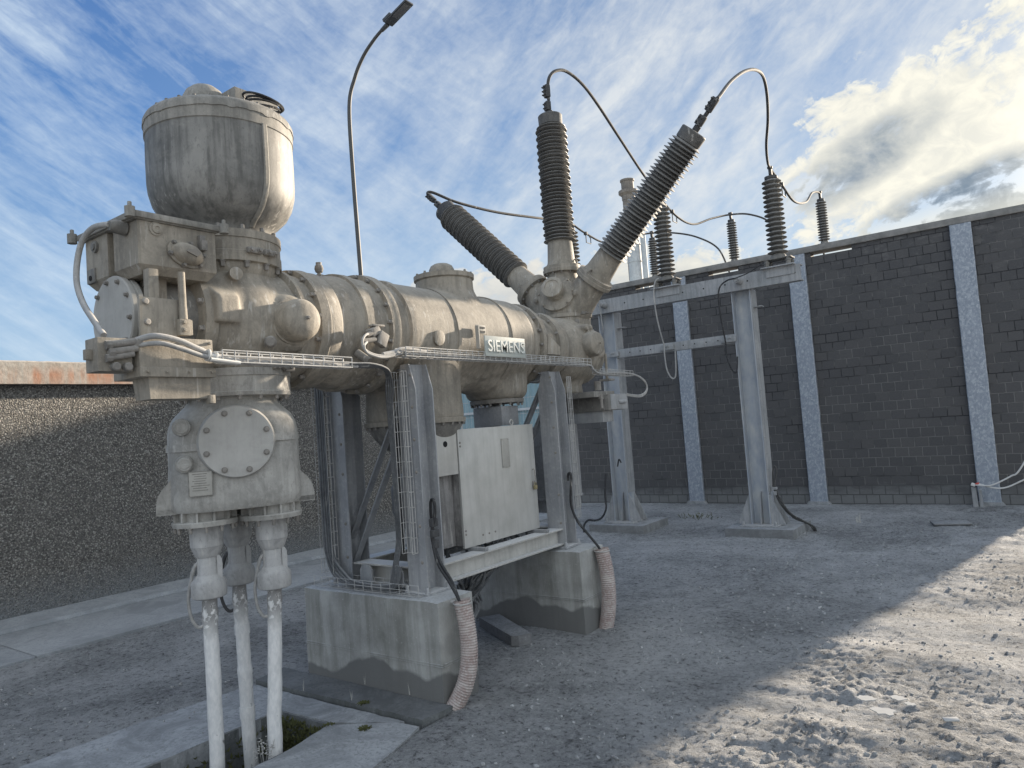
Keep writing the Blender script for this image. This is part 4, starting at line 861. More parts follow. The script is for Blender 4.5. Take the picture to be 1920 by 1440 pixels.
# big vertical pot hanging under the tank
mb = MB(); mb.lathe([(1.642, .30), (1.645, .346), (1.676, .349), (1.680, .330)], (-3.5, 3.62, 0), n=80); pot = obj('breaker_pot_flange', mb, 'cast_dusty', sw)
mb = MB(); mb.lathe([(1.44, .04), (1.442, .12), (1.46, .17), (1.50, .23), (1.56, .285), (1.62, .318), (1.642, .325)], (-3.5, 3.62, 0), n=72); bw = obj('pot_bowl', mb, 'cast_dark', pot)
many('pot_bolt', ring((-3.5, 3.62, 1.643), (0, 0, -1), .335, 26), (0, 0, -1), 'bolt_dusty', pot, .008, .014)
mb = MB(); mb.lathe([(1.30, .03), (1.38, .05), (1.44, .06)], (-3.5, 3.62, 0), n=20); mb.lathe([(1.02, .10), (1.05, .115), (1.22, .115), (1.26, .09), (1.31, .04)], (-3.62, 3.62, 0), n=28); obj('drain_vessel', mb, 'frame_steel', bw)
# second, rounded pot with webs cast between the two
mb = MB(); mb.lathe([(1.768, .19), (1.772, .215), (1.800, .217), (1.805, .2)], (-3.5, 4.56, 0), n=56); mb.bolts((-3.5, 4.56, 1.770), (0, 0, -1), .203, 16, .009, .018); p2 = obj('rear_pot_cover', mb, 'bolt_dusty', sw)
mb = MB(); mb.span(-3.62, -3.34, 4.40, 4.62, 1.595, 1.745, .004); mb.cyl((-3.5, 4.55, 1.745), (-3.5, 4.55, 1.77), .03, n=12); obj('sensor_box', mb, 'box_grey', p2)
# density sensor clamped to the side of the tank head
mb = MB(); mb.box((-3.105, 2.905, 2.20), (.06, .075, .05), .01, Matrix.Rotation(.5, 3, 'X')); mb.box((-3.09, 2.955, 2.155), (.045, .07, .085), .008, Matrix.Rotation(-.45, 3, 'X')); mb.cyl((-3.09, 2.84, 2.175), (-3.09, 2.90, 2.19), .016, n=12); mb.cyl((-3.085, 2.80, 2.135), (-3.085, 2.90, 2.15), .015, n=12); mb.box((-3.10, 2.93, 2.235), (.05, .09, .012), .003)
obj('density_sensor', mb, 'bolt_dusty', sw)
mb = MB(); mb.cyl((-3.18, 2.84, 2.08), (-3.10, 2.86, 2.02), .025, n=14); obj('lower_valve', mb, 'bolt_dusty', sw)
mb = MB(); mb.lathe([(0, .03), (.03, .03)], (-3.15, 2.98, 1.99), (.6, 0, -.5), 16); obj('blank_plug', mb, 'bolt_dusty', sw)
# name board with raised letters, small plate above
mb = MB(); mb.span(-3.026, -3.016, 3.845, 4.318, 2.078, 2.220, .002); sg = obj('name_board', mb, 'sign_plate', sw)
mb = MB(); mb.span(-3.12, -3.112, 3.88, 3.985, 2.25, 2.31, .002); mb.box((-3.10, 3.875, 2.22), (.03, .010, .16), 0); pl_ = obj('small_plate', mb, 'brass_plate', sg)
def text_mesh(name, body, size, loc, mtn, parent, extr):
    cu = bpy.data.curves.new(name, 'FONT'); cu.body = body; cu.size = size; cu.extrude = extr; cu.align_x = 'CENTER'; cu.align_y = 'CENTER'; cu.offset = .0004; cu.space_character = 1.02; cu.resolution_u = 5
    tmp = bpy.data.objects.new(name+'_tmp', cu); COL.objects.link(tmp); bpy.context.view_layer.update()
    dg = bpy.context.evaluated_depsgraph_get(); me = bpy.data.meshes.new_from_object(tmp.evaluated_get(dg)); bpy.data.objects.remove(tmp)
    Rt_ = Matrix(((0, 0, 1), (1, 0, 0), (0, 1, 0))); wd = max(v.co.x for v in me.vertices)-min(v.co.x for v in me.vertices)
    o_ = ORG[parent.name]
    for v in me.vertices: v.co = Rt_ @ v.co+Vector(loc)-o_
    me.materials.clear(); me.materials.append(MATS[mtn]); o = bpy.data.objects.new(name, me); COL.objects.link(o); o.parent = parent; ORG[o.name] = o_; return o, wd
text_mesh('raised_letters', 'SIEMENS', .115, (-3.011, 4.082, 2.146), 'sign_letter', sg, .0055)
mb = MB()
for r_ in range(2):
    for k in range(6): mb.box((-3.110, 3.897+k*.0145, 2.292-.028*r_), (.003, .008, .014))
obj('plate_relief', mb, 'clamp_dark', sg)

# bushing end: manifold
MX, MY = -3.49, 5.70
mb = MB(); mb.lathe([(5.30, .255), (5.36, .29), (5.45, .315), (5.56, .325), (5.70, .320), (5.82, .295), (5.90, .26), (5.93, .22), (5.935, .10)], (MX, 0, 2.215), (0, 1, 0), 64)
mb.lathe([(2.25, .28), (2.30, .235), (2.34, .212), (2.39, .205)], (MX, MY, 0), n=64); mb.lathe([(-.08, .17), (0, .135), (.02, .120)], (-3.20, 5.545, 2.255), (1, -.1, 0), 40)
mb.box((-3.20, 5.74, 2.22), (.08, .10, .15), .01); mb.cyl((-3.26, 5.50, 2.40), (-3.15, 5.50, 2.405), .032, n=14); mb.cyl((-3.28, 5.62, 2.41), (-3.18, 5.62, 2.42), .028, n=14); mb.lathe([(1.83, .19), (1.90, .18), (1.96, .20), (2.05, .25)], (-3.5, 5.55, 0), n=36)
mn = obj('end_casing', fuse(mb, .010, 9), 'cast_dusty', sw, ang=60)
mb = MB(); mb.lathe([(0, .215), (.03, .215), (.032, .18), (.05, .178), (.052, .225), (.085, .225), (.087, .1)], (MX, 5.90, 2.215), (0, 1, 0), 48); mb.bolts((MX, 5.955, 2.215), (0, -1, 0), .208, 12, .010, .02); obj('end_flange', mb, 'cast_dusty', mn)
mb = MB(); mb.lathe([(0, .112), (.022, .112), (.09, .112), (.115, .10), (.13, .075), (.137, .03), (.138, 0)], (-3.20, 5.545, 2.255), (1, -.1, 0), 40); mb.hexb((-3.062, 5.531, 2.255), (1, -.1, 0), .008, .012); obj('relief_dome', mb, 'cast_dusty', mn)
mb = MB(); mb.cyl((-3.165, 5.80, 2.18), (-3.165, 5.80, 1.95), .012, n=8); obj('vent_pipe', mb, 'cast_dusty', mn)
mb = MB(); mb.lathe([(2.375, .205), (2.388, .238), (2.42, .24), (2.424, .225), (2.53, .225), (2.533, .24), (2.565, .24), (2.57, .21), (2.62, .2)], (MX, MY, 0), n=64); mk = obj('riser_flange', mb, 'cast_dusty', sw)
many('riser_bolt', ring((MX, MY, 2.388), (0, 0, -1), .225, 14), (0, 0, -1), 'bolt_dusty', mk, .010, .02)
mb = MB(); mb.lathe([(0, .022), (.016, .022), (.02, .015)], (-3.30, 5.565, 2.478), (.8, -.6, 0), 16); obj('riser_plug', mb, 'bolt_dusty', mk)
mb = MB(); mb.box((-3.262, 5.66, 2.558), (.04, .13, .03), .004); obj('riser_lug', mb, 'bolt_dusty', mk)
mb = MB(); mb.box((-3.262, 5.70, 2.41), (.04, .09, .028), .004)
many('lug_bolt', [(-3.24, y, 2.56) for y in (5.63, 5.66, 5.70)], (1, 0, 0), 'bolt_dusty', mk, .009, .015)
obj('riser_lug', mb, 'bolt_dusty', mk)
HZ = 2.52; HC = Vector((MX, MY-.01, HZ))
mb = MB(); mb.lathe([(.03, .205), (.08, .215), (.14, .215), (.22, .20), (.30, .16)], HC, n=56)
for dx in (-1, 0, 1):
    dv = Vector((dx, 0, 1)).normalized(); mb.lathe([(.02, .19), (.15, .168), (.28, .150), (.46, .140)], HC, dv, 48)
    if dx: mb.cyl(HC+dv*.30+Vector((0, -.06, 0)), HC+dv*.30+Vector((0, -.175, 0)), .032, .026, 14)
mb.lathe([(.05, .16), (.19, .155)], HC+Vector((-.025, 0, .175)), (.25, -.83, .28), 40)
hub = obj('bushing_hub', fuse(mb, .010, 9), 'cast_dusty', sw, ang=60)
mb = MB(); pn = Vector((.25, -.83, .28)).normalized(); pc = HC+Vector((-.025, 0, .175))
mb.lathe([(.10, .165), (.185, .165), (.188, .172), (.212, .172), (.215, .155), (.222, .10), (.225, .092), (.30, .088), (.303, .098), (.338, .098), (.342, .09), (.342, .068), (.335, .066), (.335, 0)], pc, pn, 48); mb.bolts(pc+pn*.212, pn, .160, 8, .009, .014); obj('view_port', mb, 'cast_dusty', hub)
def bushing(dv, lab):
    dv = Vector(dv).normalized(); rf_ = Vector((0, 1, 0))
    b0 = MB(); b0.lathe([(.44, .13), (.448, .175), (.480, .178), (.483, .172), (.512, .172), (.516, .14), (.56, .128), (.68, .120), (.735, .117), (.75, .11)], HC, dv, 48, ref=rf_); base_ = obj('bushing', b0, 'cast_dusty', sw)
    base_['label'] = lab
    many('ring_bolt', ring(HC+dv*.448, -dv, .158, 12), -dv, 'bolt_dusty', base_, .008, .016)
    if dv.z > .9: ears = [Vector((1, 0, 0)), Vector((-1, 0, 0))]
    else: ears = [Vector((0, -1, 0)), Vector((0, 1, 0))]
    b0 = MB()
    for e in ears:
        c_ = HC+dv*.53+e*.15; b0.tube([c_+dv*.028*cos(a*pi/6)+e*.018*sin(a*pi/6) for a in range(13)], .006, 6, 0)
    obj('lifting_lug', b0, 'cast_dusty', base_)
    pf = [(.735, .10)]; n_s = 34; p_ = (1.86-.745)/n_s
    for k in range(n_s):
        z = .745+k*p_; R_ = .150 if k % 2 == 0 else .138
        pf += [(z+p_*.05, .100), (z+p_*.28, R_-.012), (z+p_*.36, R_-.001), (z+p_*.46, R_), (z+p_*.56, R_-.006), (z+p_*.92, .106)]
    pf += [(1.862, .10)]
    b0 = MB(); b0.lathe(pf, HC, dv, 48, ref=rf_); obj('sheds', b0, 'shed_porcelain', base_, ang=45)
    b0 = MB(); b0.lathe([(1.86, .105), (1.865, .112), (1.955, .115), (1.963, .108), (1.966, .05)], HC, dv, 40, ref=rf_); obj('top_cap', b0, 'clamp_dark' if dv.x < -.5 else 'cap_dark', base_)
    b0 = MB(); b0.cyl(HC+dv*1.96, HC+dv*2.01, .03, n=14); b0.cyl(HC+dv*2.0, HC+dv*2.10, .016, n=10)
    sd_ = Vector((0, -1, 0)) if abs(dv.x) > .3 else Vector((-.5, -.85, 0)); Rr = Matrix((dv, sd_.cross(dv).normalized(), sd_)).transposed()
    b0.box(HC+dv*2.13-sd_*.0, (.20, .035, .014), .003, Rr)
    b0.box(HC+dv*2.055+sd_*.018, (.085, .062, .05), .008, Rr); b0.box(HC+dv*2.20+sd_*.012, (.12, .055, .05), .008, Rr)
    side_ = sd_.cross(dv).normalized()
    for a_ in (2.035, 2.075, 2.165, 2.20, 2.24):
        for s_ in (-.016, .016): b0.hexb(HC+dv*a_+sd_*.042+side_*s_, sd_, .008, .014)
    obj('terminal_clamp', b0, 'clamp_dark', base_)
bushing((-1, 0, 1), 'bushing leaning left, seen from its side'); bushing((0, 0, 1), 'upright middle bushing'); bushing((1, 0, 1), 'bushing leaning right towards the viewer, showing its shed undersides')
# drive under the far end
mb = MB(); mb.span(-3.62, -3.06, 5.35, 5.72, 1.78, 1.83, .004); mb.span(-3.75, -3.02, 5.52, 5.80, 1.66, 1.80, .004); rd = obj('rear_drive_box', mb, 'cast_dark', sw)
mb = MB(); mb.span(-3.075, -3.012, 5.56, 5.86, 1.665, 1.80, .004); mb.span(-3.6, -3.1, 5.55, 5.74, 1.56, 1.66, .004); mb.cyl((-3.02, 5.70, 1.73), (-2.99, 5.78, 1.73), .018, n=12); obj('box_end', mb, 'gantry_steel', rd)
mb = MB(); mb.cyl((-3.10, 5.50, 1.92), (-3.10, 5.50, 1.84), .03, n=10); mb.cyl((-3.06, 5.47, 1.80), (-3.06, 5.47, 1.68), .014, n=10); mb.box((-3.06, 5.47, 1.77), (.03, .04, .02), .003); mb.box((-3.08, 5.64, 1.93), (.10, .10, .018), .003); obj('rear_levers', mb, 'bolt_dusty', rd)

# ------------------------------------------------------------------ three power cables going down to the pit
labs = ['front left whitewashed power cable dropping from the housing into the pit', 'middle whitewashed power cable, set behind the other two', 'right whitewashed power cable reaching the pit edge beside the dead plant']
feet = [(-3.515, 2.045), (-3.655, 2.33), (-3.365, 2.275)]
for i, (x, y) in enumerate(CB):
    t = thing('power_cable', labs[i], 'cable', (x, y, 0), 'power cables under the cable housing')
    mb = MB(); mb.lathe([(1.085, .077), (1.09, .0805), (1.198, .083)], (x, y, 0), n=40); mb.lathe([(1.035, .056), (1.045, .062), (1.085, .0775)], (x, y, 0), n=40); obj('stress_cone', mb, 'power_sleeve', t)
    mb = MB(); mb.lathe([(.826, .070), (.832, .084), (.838, .087), (.902, .088), (.915, .083), (.940, .058), (.950, .052), (1.034, .052), (1.040, .05)], (x, y, 0), n=40); obj('collar', mb, 'power_sleeve', t)
    mb = MB(); fd = Vector((.55, .83, 0)) ; pp = Vector((x, y, 0)); sdv = Vector((.83, -.55, 0))
    mb.prism([(.045, .90), (.068, .90), (.072, .99), (.070, 1.02), (.060, 1.038), (.045, 1.045)], pp+sdv*.022, fd, (0, 0, 1), sdv*.012); obj('fin', mb, 'power_sleeve', t)
    fx, fy = feet[i]; P = []
    for k in range(26):
        q = k/25; z = .83-1.40*q if i < 2 else .83-.93*q
        P.append((x+(fx-x)*q+.006*noise.noise(Vector((i*9, q*5, 0)))*(1+q), y+(fy-y)*q+.006*noise.noise(Vector((i*9+3, q*5, 0))), z))
    mb = MB(); mb.tube(P, lambda q, i=i: .0365+.0022*noise.noise(Vector((q*12, i*5, 0)))+(.0035 if (i == 1 and (.10 < q < .13 or .33 < q < .36 or .50 < q < .53)) else 0)+(.003 if .05 < q < .09 else 0), 24, 3)
    obj('cable', mb, 'whitewashed_cable', t)
    for wz in ((), (.56, .10), ())[i]:
        k = min(range(len(P)), key=lambda j: abs(P[j][2]-wz)); mb = MB(); mb.tube([P[k-1], P[k]], lambda q: .041-.001*abs(q-.5), 24, 3) if k > 0 else None; obj('tape_wrap', mb, 'whitewashed_cable', t)
    lx = Vector((-.5, -.866, 0))*.062; w0 = pp+lx
    mb = MB(); mb.tube([w0+Vector((.02, .035, 1.02)), w0+Vector((.0, 0, .99)), w0+lx*.35+Vector((0, 0, .92)), w0+lx*.6+Vector((0, 0, .83)), w0+lx*.45+Vector((0, 0, .74)), w0+lx*.0+Vector((0, 0, .685)), w0-lx*.55+Vector((0, 0, .69))], lambda q: .010 if q < .3 else .0085, 8, 5)
    obj('earth_wire', mb, 'grey_cable' if i != 1 else 'clamp_dark', t)

# ------------------------------------------------------------------ control cabinet in the frame
t = thing('control_cabinet', 'pale steel control cabinet with padlocked door standing inside the frame', 'cabinet', (-3.38, 4.18, .757))
X0 = -3.222
mb = MB(); mb.span(-3.56, X0-.022, 3.735, 4.625, .795, 1.585, .004); cbody = obj('cabinet_body', mb, 'cabinet_side', t)
mb = MB(); mb.span(X0-.020, X0, 3.730, 4.632, .782, 1.592, .004); dr = obj('door', mb, 'cabinet_steel', t)
mb = MB(); mb.span(X0+.0005, X0+.006, 4.21, 4.30, 1.285, 1.50, .001)
dpn = obj('door_plate', mb, 'brass_plate', dr)
mb = MB()
for y, z in ((4.218, 1.49), (4.292, 1.49), (4.218, 1.295), (4.292, 1.295), (3.748, 1.50), (3.748, 1.475), (3.748, .90), (3.748, .875), (3.93, .845), (4.0, .845), (4.07, .845)): mb.lathe([(0, .007), (.004, .007), (.006, .004)], (X0, y, z), (1, 0, 0), 10)
obj('door_screws', mb, 'bolt_dusty', dr)
mb = MB(); mb.tube([(X0, 4.585, 1.24), (X0+.02, 4.585, 1.235), (X0+.02, 4.588, 1.16), (X0+.012, 4.59, 1.14)], .004, 6, 3); mb.span(X0, X0+.014, 4.572, 4.602, 1.10, 1.15, .002); obj('hasp', mb, 'bolt_dusty', dr)
mb = MB(); mb.span(X0+.010, X0+.03, 4.568, 4.600, 1.085, 1.118, .004); mb.tube([(X0+.02, 4.573, 1.115), (X0+.02, 4.574, 1.135), (X0+.02, 4.594, 1.135), (X0+.02, 4.595, 1.115)], .003, 6, 3); obj('padlock', mb, 'padlock', dr)
for y in (3.80, 4.42):
    mb = MB(); c_ = Vector((-3.27, y, 1.615)); mb.tube([c_+Vector((.0, cos(a*pi/8)*.020, sin(a*pi/8)*.020)) for a in range(17)], .006, 8, 0); mb.cyl((-3.27, y, 1.585), (-3.27, y, 1.598), .009, n=10); obj('lifting_eye', mb, 'cabinet_steel', cbody)
mb = MB(); mb.span(X0-.03, X0-.006, 3.48, 3.722, 1.29, 1.585, .003); sp = obj('side_panel', mb, 'cabinet_steel', t)
mb = MB(); mb.lathe([(0, .020), (.003, .020), (.0031, .0)], (X0-.0065, 3.605, 1.50), (1, 0, 0), 24); obj('round_hole', mb, 'black_hole', sp)
mb = MB(); mb.span(-3.52, -3.30, 3.50, 3.73, .80, 1.57, .003); mb.hexb((-3.298, 3.53, .86), (1, 0, 0), .012, .012); obj('side_duct', mb, 'cabinet_side', t)
mb = MB()
for y in (3.80, 4.55): mb.span(-3.60, -3.105, y, y+.035, .760, .781, .001); mb.span(-3.875, -3.60, y, y+.035, .760, .781, .001)
obj('feet', mb, 'box_grey', t)
mb = MB()
for k in range(22):
    y = 3.62+k*.045+random.uniform(-.01, .01); x = random.uniform(-3.52, -3.28)
    mb.tube([(x, y, .80), (x, y, .74), (x+random.uniform(-.03, .03), y+random.uniform(.0, .15), .66), (x, 3.9+random.uniform(-.1, .25), .52+random.uniform(-.04, .04)), (-3.42+random.uniform(-.06, .06), 3.82+k*.012, .34), (-3.36+random.uniform(-.03, .03), 3.80+.004*k, .2)], .009+.004*random.random(), 7, 4)
tag(obj('cable_bundle', mb, 'dark_cable', at=(-3.4, 3.9, 0)), 'bundle of grey cables hanging from the cabinet bottom into a hose', 'cables')
t = thing('junction_cabinet', 'smaller grey cabinet on the far side of the frame behind the control cabinet', 'cabinet', (-3.6, 5.2, .88))
mb = MB(); mb.span(-3.72, -3.36, 5.13, 5.53, .93, 1.56, .004); jb2 = obj('cabinet_body', mb, 'box_grey', t)
mb = MB(); mb.span(-3.72, -3.356, 5.12, 5.54, .925, .945, .001); mb.span(-3.70, -3.37, 5.15, 5.52, .82, .925, .003); mb.span(-3.7, -3.66, 4.93, 5.13, 1.2, 1.26); obj('gland_tray', mb, 'box_grey', t)
for y in (5.19, 5.28, 5.38): mb = MB(); mb.lathe([(.80, .018), (.825, .022)], (-3.44, y, 0), n=10); mb.tube([(-3.44, y, .82), (-3.43, y-.01, .6), (-3.44, y-.04, .3), (-3.44, y-.05, -.05)], .011, 8, 4); obj('gland_cable', mb, 'black_hose', t)

# ------------------------------------------------------------------ corrugated hoses
def corr(name, label, pts, r, grp, n_rib):
    P = [Vector(p) for p in pts]; Q = []
    for i in range(len(P)-1):
        a = P[max(i-1, 0)]; b_ = P[i]; c_ = P[i+1]; d_ = P[min(i+2, len(P)-1)]
        for k in range(40): t_ = k/40; Q.append(.5*((2*b_)+(c_-a)*t_+(2*a-5*b_+4*c_-d_)*t_*t_+(3*b_-a-3*c_+d_)*t_**3))
    Q.append(P[-1])
    cum = [0]
    for a, b_ in zip(Q, Q[1:]): cum.append(cum[-1]+(b_-a).length)
    N = n_rib*6; R = []; j = 0
    for k in range(N+1):
        s_ = cum[-1]*k/N
        while j < len(Q)-2 and cum[j+1] < s_: j += 1
        f = (s_-cum[j])/max(1e-6, cum[j+1]-cum[j]); R.append(Q[j].lerp(Q[j+1], f))
    mb = MB(); mb.tube(R, lambda q: r*(1+.055*cos(q*n_rib*2*pi)), 28, 0)
    f0 = [f for f in mb.b.faces if len(f.verts) > 4]; bmesh.ops.delete(mb.b, geom=f0, context='FACES_ONLY')
    mb.tube([R[0]+(R[1]-R[0])*3, R[0]+(R[1]-R[0])*5], r*.93, 20, 0)
    t = thing(name, label, 'hose', pts[-1], grp); obj('hose_wall', mb, 'corrugated_hose', t, ang=60)
    mb = MB(); mb.cyl(P[0].lerp(P[1], .12)+Vector((-.09, 0, 0)), P[0].lerp(P[1], .12)+Vector((-.05, -.0, 0)), .012, n=10); mb.tube([P[0].lerp(P[1], .12)+Vector((cos(a*pi/10)*r*1.08, sin(a*pi/10)*r*1.08, 0)) for a in range(21)], .004, 6, 0); obj('pipe_clip', mb, 'wire_steel', t)
    return t
corr('corrugated_hose', 'dusty pink corrugated hose clipped to the nearest block', [(-2.828, 3.21, .600), (-2.800, 3.21, .45), (-2.790, 3.20, .28), (-2.815, 3.17, .12), (-2.89, 3.11, -.04)], .049, 'corrugated hoses beside the blocks', 46)
corr('corrugated_hose', 'dusty corrugated hose clipped to the far block', [(-2.845, 4.90, .592), (-2.818, 4.90, .44), (-2.81, 4.90, .28), (-2.825, 4.90, .12), (-2.86, 4.89, -.04)], .055, 'corrugated hoses beside the blocks', 40)
corr('corrugated_hose', 'reddish corrugated hose taking the cable bundle behind the nearest block', [(-3.36, 3.80, .36), (-3.35, 3.79, .2), (-3.33, 3.77, .05), (-3.32, 3.76, -.05)], .07, 'corrugated hoses beside the blocks', 20)

# ------------------------------------------------------------------ wire mesh trays
def tray(label, p0, p1, w_, h, up, pitch=.05, wr=.0022, nlong=3):
    p0, p1, up = Vector(p0), Vector(p1), Vector(up).normalized(); d = p1-p0; L = d.length; d.normalize(); sd_ = d.cross(up).normalized(); mb = MB()
    for k in range(nlong+1): o_ = sd_*(w_*(k/nlong-.5)); mb.tube([p0+o_, p1+o_], wr, 5, 0)
    for s_ in (-1, 1):
        for hh in ((.5, 1) if h > .03 else (1,)): o_ = sd_*(w_*.5*s_)+up*h*hh; mb.tube([p0+o_, p1+o_], wr, 5, 0)
    n = int(L/pitch)
    for k in range(n+1):
        c_ = p0+d*(L*k/max(1, n)); mb.tube([c_+sd_*w_*.5+up*h, c_+sd_*w_*.5, c_-sd_*w_*.5, c_-sd_*w_*.5+up*h], wr, 5, 0)
    return tag(obj('wire_tray', mb, 'wire_steel', at=tuple(p0), ang=60), label, 'cable tray', 'wire mesh cable trays')
tray('short wire mesh tray running beside the tower above the cable housing', (-3.085, 1.90, 1.990), (-3.06, 2.66, 1.975), .075, .055, (0, 0, 1), .060, .0040)
tray('long wire mesh tray running along the tank under the name board', (-3.075, 3.09, 2.055), (-3.06, 5.27, 2.045), .09, .055, (0, 0, 1), .062, .0032)
tray('last wire mesh tray at the far end beside the bushing base', (-3.055, 5.42, 1.975), (-3.05, 6.02, 1.965), .08, .045, (0, 0, 1), .06, .0025)
tray('upright wire mesh tray on the near right column', (-3.175, 3.185, .86), (-3.175, 3.185, 1.975), .085, .045, (0, -1, 0), .088, .0024)
tray('upright wire mesh tray on the near left column with thick cables', (-3.93, 3.185, .70), (-3.93, 3.185, 1.97), .12, .05, (0, -1, 0), .088, .0022)
tray('wire mesh tray lying across the top of the nearest block', (-4.05, 3.165, .615), (-3.08, 3.165, .615), .10, .065, (0, 0, 1), .075, .0022)
tray('slim upright wire mesh tray on the far right column', (-3.065, 4.955, .82), (-3.065, 4.955, 1.95), .04, .014, (1, 0, 0), .085, .0026, 1)
def cable(name, label, paths, mtn, cat='cable', grp=None, n=9, sm=6):
    mb = MB()
    for pts, r in paths: mb.tube(pts, r, n, sm)
    return tag(obj(name, mb, mtn, at=tuple(paths[0][0][0]), ang=60), label, cat, grp)
cable('control_cable', 'grey hose bowing out left from the drive box down to the terminal box', [([(-3.30, 1.53, 2.628), (-3.34, 1.52, 2.634), (-3.42, 1.51, 2.634), (-3.50, 1.50, 2.59), (-3.535, 1.49, 2.50), (-3.50, 1.47, 2.39), (-3.40, 1.45, 2.28), (-3.26, 1.43, 2.18), (-3.15, 1.42, 2.10)], .0135)], 'grey_cable')
cable('control_cable', 'pair of thick cables from the terminal box into the short tray', [([(-3.125, 1.545, 2.082), (-3.08, 1.60, 2.098), (-3.07, 1.70, 2.082), (-3.07, 1.80, 2.045), (-3.08, 1.92, 2.015), (-3.075, 2.3, 2.01), (-3.065, 2.66, 1.998), (-3.05, 2.80, 1.995)], .0135), ([(-3.125, 1.545, 2.06), (-3.07, 1.62, 2.065), (-3.06, 1.72, 2.040), (-3.06, 1.82, 2.012), (-3.06, 1.95, 1.998), (-3.055, 2.4, 1.99), (-3.05, 2.72, 1.985)], .011)], 'grey_cable')
mb = MB()
for y in (1.835, 1.87): mb.lathe([(0, .028), (.006, .028)], (-3.07, y, 2.022-(y-1.83)*.2), (0, 1, -.25), 16)
for k in range(4): mb.cyl((-3.085+k*.012, 1.84, 2.02-(k % 2)*.02), (-3.085+k*.012, 1.99, 2.0-(k % 2)*.014), .009, n=8)
tag(obj('cable_ties', mb, 'tape_white', at=(-3.07, 1.85, 2.02)), 'pale ties round the cables where they enter the short tray', 'cable tie')
B5 = []
for k in range(4):
    e = .012*(k-1.5); B5.append(([(-3.05+e*.6, 2.66, 1.99+e*.4), (-3.05+e, 2.80, 1.992+e*.5), (-3.07+e, 2.93, 1.985), (-3.13+e, 3.03, 1.955), (-3.20+e*.6, 3.10+e, 1.86), (-3.25+e, 3.14, 1.72), (-3.262+e, 3.16, 1.47), (-3.262+e, 3.16, 1.1), (-3.265+e, 3.16, .93), (-3.30+e, 3.16, .80), (-3.34+e, 3.155, .66)], .0062))
cable('cable_run', 'dark cable run curving from the short tray down the near right column', B5, 'dark_cable')
cable('cable_run', 'black flat cable strapped on the left edge of the near right column', [([(-3.245, 3.19, 1.66), (-3.25, 3.185, 1.3), (-3.25, 3.185, .95), (-3.27, 3.18, .86)], .013), ([(-3.27, 3.185, 1.66), (-3.275, 3.185, 1.2), (-3.275, 3.185, .92)], .009)], 'black_hose')
cable('control_cable', 'grey cable looping round the density sensor into the long tray', [([(-3.085, 2.85, 2.18), (-3.06, 2.80, 2.165), (-3.045, 2.765, 2.13), (-3.045, 2.775, 2.085), (-3.045, 2.85, 2.055), (-3.045, 2.95, 2.052), (-3.05, 3.05, 2.075), (-3.06, 3.12, 2.09)], .0075), ([(-3.07, 2.82, 2.13), (-3.04, 2.77, 2.10), (-3.035, 2.79, 2.06), (-3.04, 2.90, 2.04), (-3.05, 3.02, 2.058), (-3.06, 3.11, 2.078)], .0075), ([(-3.05, 2.92, 2.06), (-3.055, 3.02, 2.078), (-3.06, 3.10, 2.1), (-3.065, 3.3, 2.09)], .013)], 'grey_cable')
LT = []
for k in range(4):
    x = -3.965+.024*k; LT.append(([(x, 3.15, 2.0), (x, 3.15, 1.5), (x+.004, 3.15, .96), (x+.02, 3.15, .80), (x+.08+.01*k, 3.15, .69+.006*k), (-3.75+.02*k, 3.15, .635+.008*k), (-3.5, 3.15, .625+.007*k), (-3.36, 3.15, .632+.008*k), (-3.28-.01*k, 3.15, .68), (-3.26-.012*k, 3.155, .78)], .0085+.002*(k % 2)))
cable('cable_run', 'thick cables dropping down the near left column and across the block', LT, 'dark_cable')
cable('cable_run', 'pale cables lying inside the long tray along the tank', [([(-3.06+.018*k, 3.10, 2.07), (-3.065+.018*k, 3.9, 2.065), (-3.065+.018*k, 4.7, 2.062), (-3.06+.01*k, 5.26, 2.055), (-3.05+.015*k, 5.34, 2.01), (-3.05+.015*k, 5.43, 1.985), (-3.05+.015*k, 5.8, 1.985), (-3.04+.01*k, 6.02, 1.985), (-3.03, 6.20, 1.955-.004*k), (-3.03, 6.31, 1.90-.008*k), (-3.03, 6.31, 1.83-.01*k), (-3.03, 6.18, 1.785-.014*k), (-3.03, 5.98, 1.79-.012*k), (-3.02, 5.86, 1.80-.014*k)], .008) for k in range(2)], 'grey_cable')
cable('black_cable', 'black looped cable on the near right column ending in the pink hose', [([(-3.07, 3.26, 1.03), (-3.065, 3.25, 1.10), (-3.05, 3.24, 1.165), (-3.02, 3.23, 1.18), (-3.01, 3.23, 1.13), (-3.02, 3.23, 1.06), (-3.04, 3.22, .98), (-3.03, 3.22, .88), (-2.99, 3.21, .79), (-2.90, 3.20, .69), (-2.84, 3.20, .60), (-2.83, 3.20, .55)], .0095), ([(-3.05, 3.24, .98), (-3.04, 3.235, .90), (-2.98, 3.22, .80), (-2.90, 3.215, .70), (-2.845, 3.21, .59)], .009)], 'black_hose')
mb = MB(); mb.box((-3.035, 3.235, 1.04), (.03, .05, .05), .005); mb.box((-3.03, 3.235, .975), (.03, .055, .045), .005); mb.box((-3.03, 3.235, .91), (.028, .04, .05), .005)
tag(obj('cable_clamp', mb, 'clamp_dark', at=(-3.03, 3.23, .97)), 'black clamps holding the looped cable on the near right column', 'clamp')
cable('black_cable', 'black looped cable on the far right column ending in the far hose', [([(-3.075, 4.86, 1.12), (-3.07, 4.86, 1.17), (-3.05, 4.86, 1.18), (-3.045, 4.86, 1.13), (-3.06, 4.86, 1.03), (-3.07, 4.87, .92), (-3.03, 4.88, .80), (-2.95, 4.89, .70), (-2.87, 4.90, .60), (-2.85, 4.90, .55)], .010)], 'black_hose')

